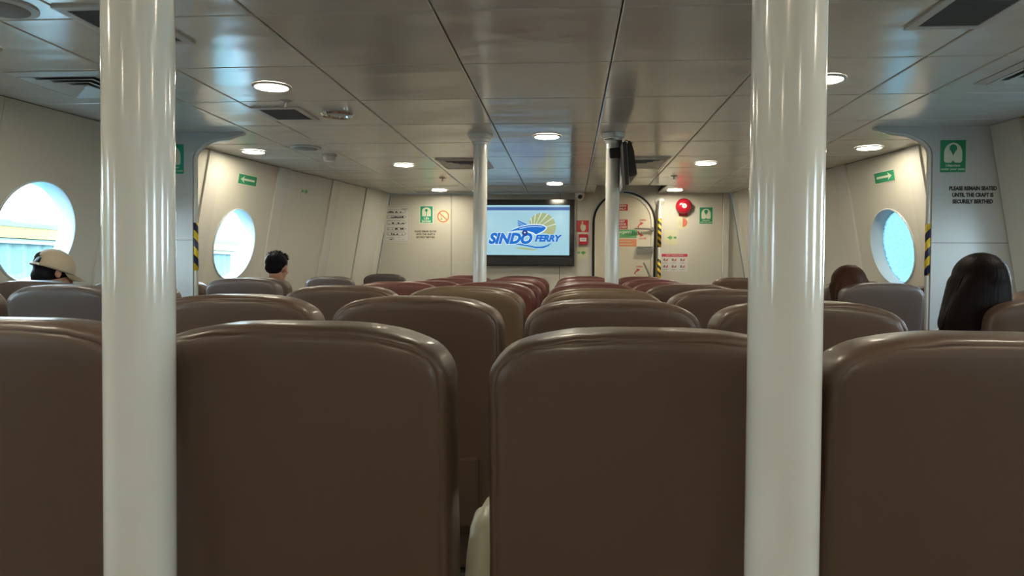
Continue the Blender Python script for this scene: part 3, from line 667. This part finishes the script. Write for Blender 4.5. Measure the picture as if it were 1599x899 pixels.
def sprinkler(x, y, label):
    t = empty('sprinkler', (x, y, ZT)); tag(t, label, 'sprinkler')
    bm = bmesh.new(); lathe(bm, [(.032, -.0005), (.032, -.004), (.02, -.008)], 24); mk('escutcheon', bm, M_trim, t, True)
    bm = bmesh.new(); lathe(bm, [(.008, -.008), (.007, -.03), (.003, -.034), (.018, -.035), (.018, -.037)], 16); mk('nozzle', bm, M_steel, t, True)
sprinkler(-1.60, 3.98, 'small sprinkler head beyond nearest left downlight'); sprinkler(-1.30, 7.35, 'small sprinkler head near the left diffuser, close to front wall')
sprinkler(1.02, 7.25, 'small sprinkler head right of the black monitor'); sprinkler(1.235, 4.02, 'small sprinkler head beside the right near pole')

# ---------------------------------------------------------------- seats
SEATM = {}
def leather(name, col, rough=.43):
    return mat(name, col, rough, coat=.12, bump=[(260, .12, .0006, (1, 1, 1)), (9, .35, .006, (1, 1, .6))], var=(2.5, .10, (1, 1, 1)), spec=.55)
L_brown = leather('leather_brown', (.102, .059, .039)); L_red = leather('leather_red', (.150, .047, .036)); L_grey = leather('leather_taupe', (.092, .066, .058)); L_tan = leather('leather_tan', (.130, .082, .044))
M_arm = mat('armrest_cream', (.66, .64, .50), .35); M_base = mat('seat_base_metal', (.12, .12, .12), .45, metal=.6)
def outline_pts(w, zb, zs, ht, n=3.0, N=30):
    cr_ = .065; p = [(-w + cr_ - cr_ * math.sin(math.pi / 2 * k / 6), zb + cr_ - cr_ * math.cos(math.pi / 2 * k / 6)) for k in range(7)] + [(-w, zb + cr_ + (zs - zb - cr_) * k / 6) for k in range(1, 6)]
    for i in range(N + 1):
        a = math.pi - math.pi * i / N; c, s = math.cos(a), math.sin(a)
        p.append((w * math.copysign(abs(c) ** (2 / n), c), zs + ht * abs(s) ** (2 / n)))
    p += [(w, zb + cr_ + (zs - zb - cr_) * k / 6) for k in range(5, 0, -1)] + [(-a_, b_) for a_, b_ in reversed(p[:7])] + [((w - cr_) * (1 - k / 5), zb) for k in range(1, 10)]
    return p
def back_mesh(seed):
    P = outline_pts(.2375, .46, 1.025, .105); n = len(P); bm = bmesh.new()
    N = []
    for i in range(n):
        a, b = Vector(P[i - 1]), Vector(P[(i + 1) % n]); d = (b - a).normalized(); N.append(Vector((d.y, -d.x)))
    prof = [(.05, -.0165), (.036, -.0160), (.028, -.0148), (.021, -.0125), (.0165, -.0098), (.0152, -.0080), (.0138, -.0082), (.0115, -.0078), (.0055, -.0015), (.0015, .010), (0, .026), (.0, .055), (.0, .085), (.004, .100), (.011, .105), (.014, .104), (.025, .116), (.05, .128)]
    def ringat(d, y, k, sc):
        ring = []
        for i in range(n):
            x, z = P[i]
            w = noise.noise(Vector((x * 22 + seed * 9, z * 22, k * .35))) * .0024 if 3 < k < 14 else 0
            pk = math.sin(i * 2.3 + seed) * .0009 if 4 <= k <= 8 else 0
            q = Vector((x, z)) + N[i] * (d + w + pk)
            q.x = max(-.2375 + d, min(.2375 - d, q.x)); q.y = max(.46 + d, min(1.13 - d, q.y))
            q.x *= sc; q.y = .80 + (q.y - .80) * sc
            bu = .006 * (1 - (q.x / .19) ** 2) * (1 - min(1, abs(q.y - .80) / .31) ** 2) if abs(q.x) < .19 else 0
            if k == 0: y = -.0165 - bu
            if k == 20: y = .128 + bu * 1.5
            ring.append(bm.verts.new((q.x, y + w + .085 * (1 - (q.y - .46) / .67), q.y)))
        return ring
    rings = [ringat(.05, -.0165, 0, sc) for sc in (.12, .3, .48, .66, .82, .92)]
    rings += [ringat(d, y, k, 1) for k, (d, y) in enumerate(prof)]
    rings += [ringat(.05, .128, 20, sc) for sc in (.9, .75, .5, .25, .1)]
    for a, b in zip(rings, rings[1:]):
        for i in range(n): bm.faces.new((a[i], a[(i + 1) % n], b[(i + 1) % n], b[i]))
    for ring, y in ((rings[0], -.0225), (rings[-1], .137)):
        c = bm.verts.new((0, y + .085 * (1 - .34 / .67), .80))
        for i in range(n): bm.faces.new((ring[i], ring[(i + 1) % n], c))
    bmesh.ops.recalc_face_normals(bm, faces=bm.faces)
    me = D.meshes.new('backrest'); bm.to_mesh(me); bm.free(); me.polygons.foreach_set('use_smooth', [True] * len(me.polygons)); return me
def cushion_mesh():
    bm = bbox((-.218, .17, .32), (.218, .512, .45), .03, 4); 
    for v in bm.verts:
        if v.co.z > .44: v.co.z += .018 * (1 - (v.co.x / .22) ** 2)
    me = D.meshes.new('seat_cushion'); bm.to_mesh(me); bm.free(); me.polygons.foreach_set('use_smooth', [True] * len(me.polygons)); return me
def arm_mesh():
    bm = bmesh.new(); tube(bm, [(0, .165, .47), (0, .160, .56), (0, .158, .65), (0, .160, .72), (0, .170, .765), (0, .195, .775), (0, .24, .755), (0, .32, .735), (0, .42, .72), (0, .465, .71), (0, .485, .685)], [.034, .033, .031, .027, .022, .019, .022, .026, .027, .024, .012], 16)
    for f_ in bm.faces: f_.smooth = True
    me = D.meshes.new('armrest'); bm.to_mesh(me); bm.free(); return me
def simple(name, bm):
    me = D.meshes.new(name); bmesh.ops.recalc_face_normals(bm, faces=bm.faces); bm.to_mesh(me); bm.free(); return me
BACKS = [back_mesh(s) for s in (1, 2, 3, 4)]
CUSH, ARM = cushion_mesh(), arm_mesh()
POCK = simple('back_pocket', bbox((-.17, -.0, 0), (.17, .012, .20), .006))
FRM = simple('seat_frame', bbox((-.20, .16, .28), (.20, .49, .318), .005))
LEGM = simple('leg', bbox((-.02, -.02, .0), (.02, .02, .285), .004)); FOOT = simple('foot_bar', bbox((-.025, .14, .0), (.025, .465, .022), .004))
cache = {}
def withmat(me, m):
    k = (me.name, m.name)
    if k not in cache:
        c = me.copy(); c.materials.clear(); c.materials.append(m); cache[k] = c
    return cache[k]
def make_seat(m, var):
    t = empty('ferry_seat')
    mko('backrest', withmat(BACKS[var], m), None, t)
    pk = mko('back_pocket', withmat(POCK, m), None, t); pk.location = (0, .055, .49); pk.rotation_euler = (R(7.2), 0, 0)
    mko('seat_cushion', withmat(CUSH, m), None, t)
    a = mko('armrest', withmat(ARM, M_arm), None, t); a.location = (-.258, 0, 0); a['label'] = 'cream plastic armrest'
    mko('seat_frame', withmat(FRM, M_base), None, t)
    for x in (-.15, .15):
        l = mko('leg', withmat(LEGM, M_base), None, t); l.location = (x, .35, 0); 
        l2 = mko('foot_bar', withmat(FOOT, M_base), None, t); l2.location = (x, 0, 0)
    return t
def copy_tree(o):
    c = o.copy(); C.objects.link(c)
    for ch in o.children:
        d = ch.copy(); C.objects.link(d); d.parent = c
    return c
proto = {}
def seat(x, y, ztop, m, label, group, w=1.0, rz=0):
    var = int(abs(x * 37 + y * 11)) % 4; k = (m.name, var)
    if k not in proto: t = proto[k] = make_seat(m, var)
    else: t = copy_tree(proto[k])
    t.location = (x, y, 0); t.scale = (w, 1, ztop / 1.130); t.rotation_euler = (0, 0, rz); tag(t, label, 'seat', group)
COLX = [-.885, -.408, .125, .608]
ROWS = [(1.075, 1.117), (1.92, 1.130), (2.77, 1.140), (3.62, 1.143), (4.47, 1.138), (5.30, 1.150), (6.17, 1.163)]
rown = ['nearest', 'second', 'third', 'fourth', 'fifth', 'sixth', 'seventh and last']; coln = ['leftmost', 'second from left', 'third from left', 'rightmost']
for r, (y, zt) in enumerate(ROWS):
    for c, x in enumerate(COLX):
        red = (r >= 4) or (r == 3 and c < 3); m = L_red if red else (L_tan if (r == 2 and c in (1, 2)) else L_brown)
        dx = {0: [-.032, -.020, -.002, .012], 1: [-.045, -.008, -.010, .016], 2: [-.012, 0, 0, 0]}.get(r, [0, 0, 0, 0])[c]
        seat(x + dx, y, zt + [.0, .0, -.004, -.003][c] * (r < 3), m, '%s leather seat, centre block, %s row, %s in row' % ('reddish' if red else 'brown', rown[r], coln[c]), 'centre block seats', w={0: 1.04, 1: 1.0 + .05 * (c == 3)}.get(r, 1.0), rz=random.uniform(-.012, .012) if r > 0 else 0)
for (x, y, zt, m, l, w) in (
    (-2.055, 2.77, 1.132, L_grey, 'bluish brown seat at left edge, behind the near left pole, aisle side', 1.0),
    (-2.60, 2.77, 1.125, L_grey, 'seat at the far left edge beside the porthole, nearest in the left block', 1.0),
    (-2.835, 3.60, 1.135, L_grey, 'seat under the large porthole holding the person in a cap', 1.0),
    (-2.295, 3.60, 1.133, L_grey, 'aisle seat to the right of the person in a cap', 1.0),
    (-2.07, 4.42, 1.145, L_grey, 'brown seat in front of the second left porthole, before the man with black hair', 1.0),
    (-2.335, 5.25, 1.140, L_brown, 'seat occupied by the man with short black hair', 1.0),
    (-2.85, 5.02, 1.12, L_brown, 'dark seat half hidden behind the left frame panel', .92),
    (-2.14, 6.30, 1.145, L_grey, 'shiny grey-brown seat alone to the right of the man with black hair', .92),
    (-2.045, 7.85, 1.163, L_grey, 'small distant seat below the deck plan poster', .98),
    (1.79, 2.80, 1.105, L_brown, 'brown seat at right edge beside the woman with long dark hair', 1.0),
    (2.33, 3.60, 1.13, L_brown, 'seat at the right edge beyond the woman with long dark hair', 1.0),
    (1.853, 4.42, 1.147, L_grey, 'grey-brown seat below the right porthole, right of the brown-haired woman', 1.0),
    (2.03, 5.25, 1.150, L_brown, 'seat row beyond the brown-haired woman, against the right porthole', .95),
    (2.60, 5.25, 1.12, L_brown, 'seat behind the right frame panel beside the porthole', .9),
    (1.60, 7.0, 1.155, L_brown, 'distant brown seat near front wall, left side of the near right pole', 1.0)):
    seat(x, y, zt, m, l, 'side block seats', w)

# ---------------------------------------------------------------- people
def ell(bm, c, r, rot=None, seg=20):
    m = Matrix.Translation(c) @ (rot or Matrix()) @ Matrix.Diagonal((r[0], r[1], r[2], 1))
    bmesh.ops.create_uvsphere(bm, u_segments=seg, v_segments=seg * 2 // 3, radius=1, matrix=m)
def cap(bm, p0, p1, r0, r1):
    p0, p1 = Vector(p0), Vector(p1); d = p1 - p0; L = d.length; d.normalize(); pts = []; rr_ = []
    for i in range(5): a = math.pi / 2 * (i / 5); pts.append(p0 - d * r0 * math.cos(a)); rr_.append(max(.0015, r0 * math.sin(a)))
    for i in range(5): pts.append(p0 + d * L * (i / 4)); rr_.append(r0 + (r1 - r0) * i / 4)
    for i in range(1, 6): a = math.pi / 2 * (i / 5.3); pts.append(p1 + d * r1 * math.sin(a)); rr_.append(max(.0015, r1 * math.cos(a)))
    tube(bm, pts, rr_, 14)
def blob(name, bm, m, parent, voxel=.008, smooth=6, M=None):
    me = D.meshes.new(name); bmesh.ops.recalc_face_normals(bm, faces=bm.faces); bm.to_mesh(me); bm.free(); o = D.objects.new(name, me); C.objects.link(o)
    md = o.modifiers.new('r', 'REMESH'); md.mode = 'VOXEL'; md.voxel_size = voxel; md.use_smooth_shade = True
    if smooth: s = o.modifiers.new('s', 'SMOOTH'); s.factor = .5; s.iterations = smooth
    dg = bpy.context.evaluated_depsgraph_get(); dg.update(); me2 = D.meshes.new_from_object(o.evaluated_get(dg)); D.objects.remove(o)
    me2.materials.clear(); return mko(name, me2, m, parent, 'all', M)
M_skin = mat('skin', (.50, .27, .18), .5, var=(30, .06, (1, 1, 1)), bump=[(180, .1, .0005, (1, 1, 1))])
def hairm(name, col): return mat(name, col, .5, bump=[(60, .6, .004, (1.6, 1.6, .08))], var=(60, .45, (1.6, 1.6, .06)), spec=.06)
H_black = hairm('hair_black', (.010, .010, .014)); H_dark = hairm('hair_dark', (.009, .006, .006)); H_brown = hairm('hair_brown', (.045, .019, .011))
M_eye = mat('eye_white', (.75, .73, .70), .25); M_iris = mat('iris', (.03, .015, .01), .2)
def person(x, y, zs, head, yaw, pitch, sw, shirt, trouser, label, roll=0):
    """x, y: middle of the pelvis; head: centre of the head."""
    t = empty('person', (x, y, 0)); tag(t, label, 'person')
    hx, hy, hz = head[0] - x, head[1] - y, head[2]
    H = Matrix.Translation((hx, hy, hz)) @ Matrix.Rotation(yaw, 4, 'Z') @ Matrix.Rotation(roll, 4, 'Y') @ Matrix.Rotation(pitch, 4, 'X')   # the face looks along +Y
    bm = bmesh.new()
    hb = bmesh.new(); ell(hb, (0, -.012, .030), (.074, .092, .085)); ell(hb, (0, .028, -.035), (.056, .058, .078)); ell(hb, (0, .045, -.085), (.030, .028, .025))
    cap(hb, (0, .086, .012), (0, .104, -.022), .008, .013); ell(hb, (0, .086, -.056), (.022, .010, .005)); ell(hb, (0, .084, -.066), (.018, .010, .006))
    ell(hb, (0, .080, .028), (.05, .012, .008))
    for s in (-1, 1):
        ell(hb, (s * .076, .000, -.008), (.008, .018, .030), Matrix.Rotation(R(12), 4, 'X')); ell(hb, (s * .081, -.006, .002), (.006, .012, .020))
        ell(hb, (s * .040, .066, -.025), (.018, .018, .016))
    hb.transform(H); me = D.meshes.new('x'); hb.to_mesh(me); hb.free(); bm.from_mesh(me); D.meshes.remove(me)
    nk = H @ Vector((0, -.025, -.06)); sh = zs + .50; shc = Vector((hx * .75, hy * .55 + .0, min(sh, hz - .19)))
    cap(bm, shc + Vector((0, 0, .0)), nk, .056, .050)
    ch = shc + Vector((0, 0, -.10)); pel = Vector((0, 0, zs + .10))
    ell(bm, ch, (sw * .86, .105, .16)); ell(bm, (ch * .45 + pel * .55), (sw * .74, .10, .16)); ell(bm, pel, (sw * .92, .12, .11))
    for s in (-1, 1):
        S = shc + Vector((s * sw, 0, -.045)); El = S + Vector((s * .045, .07, -.26)); Wr = Vector((s * .10, .30, zs + .15))
        cap(bm, shc + Vector((s * .03, 0, .0)), S, .045, .050); cap(bm, S, El, .046, .037); cap(bm, El, Wr, .037, .026)
        Pm = Wr + Vector((-s * .012, .05, -.008)); cap(bm, Wr, Pm, .026, .030); ell(bm, Pm, (.036, .045, .016))
        for k, (fx, ln) in enumerate(((-.028, .062), (-.010, .072), (.009, .068), (.027, .052))):
            a = Pm + Vector((fx, .038, .002)); b = a + Vector((fx * .25, ln * .55, -.004)); c2 = b + Vector((0, ln * .42, -.016)); cap(bm, a, b, .0085, .008); cap(bm, b, c2, .008, .007)
        a = Pm + Vector((-s * .030, .0, .0)); b = a + Vector((-s * .026, .028, -.002)); cap(bm, a, b, .011, .009); cap(bm, b, b + Vector((-s * .006, .024, -.004)), .009, .008)
        Hp = pel + Vector((s * .085, .04, -.02)); Kn = Vector((s * .11, .46, zs + .075)); An = Vector((s * .11, .50, .09))
        cap(bm, Hp, Kn, .078, .055); cap(bm, Kn, An, .056, .036); cap(bm, An + Vector((0, -.02, -.045)), An + Vector((0, .13, -.058)), .034, .027)
    body = blob('body', bm, M_skin, t, .0075, 4)
    for s in (-1, 1):
        bm = bmesh.new(); ell(bm, (0, 0, 0), (.0125, .0125, .0125), seg=14); o = mk('eye', bm, M_eye, t, 'all', H @ Matrix.Translation((s * .031, .0690, .006)))
        bm = bmesh.new(); ell(bm, (0, .0095, 0), (.0058, .004, .0058), seg=10); mk('iris', bm, M_iris, o, 'all')
    # shirt and trousers
    bm = bmesh.new(); e = .012
    cap(bm, shc + Vector((0, -.002, -.012)), shc + Vector((0, -.002, .012)), .066, .060); ell(bm, ch, (sw * .86 + e, .105 + e, .165)); ell(bm, (ch * .45 + pel * .55), (sw * .78 + e, .10 + e, .17)); ell(bm, pel + Vector((0, 0, .02)), (sw * .92 + e, .12 + e, .10))
    for s in (-1, 1):
        S = shc + Vector((s * sw, 0, -.045)); El = S + Vector((s * .045, .07, -.26)); cap(bm, shc + Vector((s * .03, 0, .0)), S, .055, .060); cap(bm, S, S * .35 + El * .65, .060, .055)
    blob('shirt', bm, shirt, t, .009, 6)
    bm = bmesh.new(); ell(bm, pel + Vector((0, .01, -.03)), (sw * .92 + .008, .128, .085))
    for s in (-1, 1):
        Hp = pel + Vector((s * .085, .04, -.02)); Kn = Vector((s * .11, .46, zs + .075)); An = Vector((s * .11, .50, .13)); cap(bm, Hp, Kn, .086, .064); cap(bm, Kn, An, .065, .050)
    blob('trousers', bm, trouser, t, .010, 6)
    for s in (-1, 1):
        bm = bmesh.new(); cap(bm, (s * .11, .475, .042), (s * .11, .635, .034), .041, .032); mk('shoe', bm, M_black, t, 'all')
    return t, H
def strands(t, H, m, roots, name='hair_strand'):
    bm = bmesh.new()
    for pts, r in roots: tube(bm, pts, r, 5)
    o = mk(name, bm, m, t, 'all', H); o['kind'] = 'stuff'
cloth_white = mat('cloth_white', (.62, .64, .66), .8, bump=[(25, .3, .01, (1, 1, 1))]); cloth_dark = mat('cloth_dark', (.05, .045, .045), .8, bump=[(25, .3, .01, (1, 1, 1))]); cloth_brown = mat('cloth_umber', (.10, .07, .06), .8); cloth_navy = mat('cloth_navy', (.03, .04, .07), .85)
rs = random.Random(5)
# man with a cap, left
ZS = .45
t, H = person(-2.86, 3.95, ZS, (-2.925, 3.90, 1.175), R(-34), R(-20), .165, cloth_dark, cloth_navy, 'person in a beige cap, head bowed, seated by the large left porthole')
bm = bmesh.new(); ell(bm, (0, -.016, .022), (.081, .096, .082)); ell(bm, (0, -.05, -.03), (.068, .055, .07)); blob('hair', bm, H_black, t, .008, 3, H)
M_cap = mat('cap_cotton', (.42, .36, .27), .85, bump=[(220, .3, .0008, (1, 1, 1))])
bm = bmesh.new(); n = 40; rings = []
for j in range(13):
    ph = R(90 - j * 8.6); ring = []
    for i in range(n):
        a = 2 * math.pi * i / n; rx, ry, rz_ = .094, .110, .098
        ring.append(bm.verts.new((rx * math.cos(ph) * math.cos(a), -.012 + ry * math.cos(ph) * math.sin(a), .030 + rz_ * math.sin(ph))))
    rings.append(ring)
for a, b in zip(rings, rings[1:]):
    for i in range(n):
        am = 2 * math.pi * (i + .5) / n; zc_ = (a[i].co.z + b[i].co.z) / 2
        back = abs(((am - 1.5 * math.pi + math.pi) % (2 * math.pi)) - math.pi)
        if ((back / .60) ** 2 + ((zc_ - .022) / .062) ** 2) < 1 and zc_ > .018: continue
        bm.faces.new((a[i], a[(i + 1) % n], b[(i + 1) % n], b[i]))
bmesh.ops.remove_doubles(bm, verts=bm.verts, dist=.0006)
bmesh.ops.solidify(bm, geom=bm.faces[:], thickness=.003)
cp = mk('cap', bm, M_cap, t, 'all', H); cp['label'] = 'beige cotton cap with an opening at the back'
bm = bmesh.new(); U = []
for j in range(6):
    row = []
    for i in range(15):
        a = R(20 + 140 * i / 14); u = j / 5; L = .082 * math.sin(math.pi * (i + 1.2) / 16.4) ** .6
        row.append(bm.verts.new((.093 * math.cos(a), -.012 + .109 * math.sin(a) + L * u, .022 - .016 * u - .018 * (math.cos(a) ** 2) * (1 + u * .5))))
    U.append(row)
for a, b in zip(U, U[1:]):
    for i in range(14): bm.faces.new((a[i], a[i + 1], b[i + 1], b[i]))
bmesh.ops.solidify(bm, geom=bm.faces[:], thickness=.003); mk('brim', bm, M_cap, cp, 'all')
bm = bmesh.new(); ell(bm, (0, -.012, .130), (.008, .008, .005), seg=12); mk('button', bm, M_cap, cp, 'all')
bm = bmesh.new(); tube(bm, [(.094 * math.cos(a), -.012 + .111 * math.sin(a), .012) for a in [R(270 + d) for d in range(-36, 37, 6)]], .006, 6); s0 = mk('strap', bm, M_paper, cp, 'all'); s0['label'] = 'pale adjusting strap'
# man with short black hair, left
t, H = person(-2.27, 5.60, ZS, (-2.277, 5.50, 1.212), R(-8), R(-8), .175, cloth_brown, cloth_navy, 'man with short black hair seated beyond the second left porthole')
bm = bmesh.new(); ell(bm, (0, -.022, .046), (.084, .096, .080)); ell(bm, (0, -.055, -.002), (.072, .052, .055)); blob('hair', bm, H_black, t, .007, 2, H)
rt = []
for k in range(320):
    a = rs.uniform(0, 6.283); e_ = rs.uniform(.35, 1.5); d = Vector((math.cos(a) * math.cos(e_), math.sin(a) * math.cos(e_), math.sin(e_))); p = Vector((d.x * .08, -.014 + d.y * .096, .042 + d.z * .078)); q = p + d * rs.uniform(.006, .010 + .014 * d.z) + Vector((rs.uniform(-.010, .010), .004, 0)); rt.append(([p, (p + q) / 2, q], [.004, .003, .0008]))
strands(t, H, H_black, rt)
# women, right
def long_hair(t, H, m, w, blen, drift, back=.075, n=260):
    bm = bmesh.new(); ell(bm, (0, -.018, .030), (.092 * w, .108, .098))
    for k in range(9):
        u = k / 8; c = Vector((drift * u, -.060 - .012 * math.sin(u * 3), .01 - blen * u)); ell(bm, c, ((.088 + .028 * math.sin(u * 2.2)) * w, .058 - .020 * u, .062))
    for s in (-1, 1):
        for k in range(6):
            u = k / 5; ell(bm, (s * .080 * w + drift * u * .8, -.010 - .02 * u, -.01 - blen * .75 * u), (.030, .055, .05))
    blob('hair', bm, m, t, .009, 7, H)
    rt = []
    for k in range(n):
        a = rs.uniform(-1, 1); x0 = a * .082 * w; r0 = Vector((x0 * .5, -.04, .118)); r1 = Vector((x0 * 1.08, -.105 + .05 * abs(a), .03)); x2 = x0 * 1.3 + drift * .6; ln = rs.uniform(.85, 1.12)
        r2 = Vector((x2, -.115 + .05 * a * a, -blen * .5 * ln)); r3 = Vector((x0 * 1.45 + drift + rs.uniform(-.02, .02), -.095 + .05 * a * a, -blen * ln - .03)); pts = []
        for j in range(9):
            u = j / 8 * 3; i = min(2, int(u)); f_ = u - i; A = (r0, r1, r2, r3); pts.append(A[i].lerp(A[i + 1], f_))
        for _ in range(2): pts = [pts[0]] + [(pts[j - 1] + pts[j] * 2 + pts[j + 1]) / 4 for j in range(1, 8)] + [pts[-1]]
        rt.append((pts, [.0022] * 7 + [.0016, .0005]))
    strands(t, H, m, rt)
t, H = person(1.64, 3.14, ZS, (1.598, 2.985, 1.158), R(6), R(-4), .155, cloth_white, cloth_navy, 'woman with long dark hair in a white top, seated at right by the frame panel', roll=R(6))
long_hair(t, H, H_dark, 1.04, .20, -.045)
t, H = person(1.74, 4.73, ZS, (1.715, 4.62, 1.125), R(10), R(-10), .15, cloth_brown, cloth_navy, 'woman with brown hair seated near the right porthole', roll=R(-4))
long_hair(t, H, H_brown, 1.10, .14, -.005)

# ---------------------------------------------------------------- outside, to port: quay with sheds
M_water = mat('harbour_water', (.10, .22, .22), .12, bump=[(1.2, .5, .2, (1, 1, 1))])
bm = bmesh.new(); box(bm, (-120, -60, -1.6), (120, 140, -1.5)); w_ = mk('harbour_water', bm, M_water); tag(w_, 'pale harbour water outside the portholes', 'water', kind='stuff')
bm = bmesh.new(); box(bm, (-60, -20, -1.5), (-8.2, 60, -.35)); q_ = mk('quay', bm, mat('concrete', (.16, .17, .165), .8)); tag(q_, 'pale concrete quay seen through the left portholes', 'quay')
t = empty('quay_shed', (-9.6, 13, -.35)); tag(t, 'pale corrugated shed with a yellow beam seen through the large left porthole', 'shed')
bm = bmesh.new(); N = 90; a = []
for i in range(N + 1):
    y = -9 + 16 * i / N; x = .03 * (1 if i % 2 else -1); a.append((x, y))
pr = a + [(-.2, 7), (-.2, -9)]; prism(bm, pr, 0, 2.02); mk('corrugated_wall', bm, mat('shed_wall', (.065, .115, .11), .6), t)
mk('roof', bbox((-4, -9, 2.25), (.25, 7, 2.33)), mat('shed_roof', (.07, .12, .11), .6), t)
mk('yellow_beam', bbox((-.1, -9.2, 2.06), (.22, 7.2, 2.25)), mat('yellow_paint', (.22, .135, .006), .5), t)['label'] = 'bright yellow beam'
mk('gutter', bbox((-.05, -9, 1.97), (.12, 7, 2.05)), mat('gutter_grey', (.18, .22, .25), .5), t)
f_ = mk('window_frame', bbox((.03, -1.45, .95), (.07, -1.05, 1.45)), mat('shed_window', (.025, .06, .065), .4), t)
t = empty('quay_crane', (-15.5, 18, -.35)); tag(t, 'thin lattice mast with a cabin behind the shed, through large left porthole', 'mast')
bm = bmesh.new(); tube(bm, [(0, 0, 0), (0, 0, 5.2)], .05, 6); tube(bm, [(.5, 0, 0), (0, 0, 5.2)], .03, 6); mk('mast', bm, M_steel, t)
mk('cabin', bbox((-.9, .5, 2.4), (-.2, 1.3, 2.9)), mat('cabin_green', (.05, .13, .11), .6), t)
t = empty('far_terminal', (-17, 34, -.35)); tag(t, 'distant pale terminal with yellow fascia through the second left porthole', 'building')
mk('wall', bbox((-6, -6, 0), (3, 8, 1.5)), mat('terminal_green', (.035, .11, .10), .6), t); mk('fascia', bbox((-6.2, -6.2, 1.5), (3.2, 8.2, 2.0)), MATS['yellow_paint'], t); mk('upper_floor', bbox((-6, 1, 2.0), (-1.5, 6, 4.2)), mat('terminal_pale', (.09, .17, .16), .6), t)
bm = bmesh.new()
for k in range(26):
    y = -20 + k * 6; bmesh.ops.create_uvsphere(bm, u_segments=10, v_segments=6, radius=1, matrix=Matrix.Translation((-75 + 5 * math.sin(k), y, 1.5)) @ Matrix.Diagonal((6, 5 + 2 * math.sin(k * 1.7), 6 + 1.5 * math.sin(k * 2.3), 1)))
tag(mk('wooded_hills', bm, mat('hills_green', (.05, .12, .10), .9), smooth='all'), 'hazy green hills far beyond the quay', 'hills', kind='stuff')
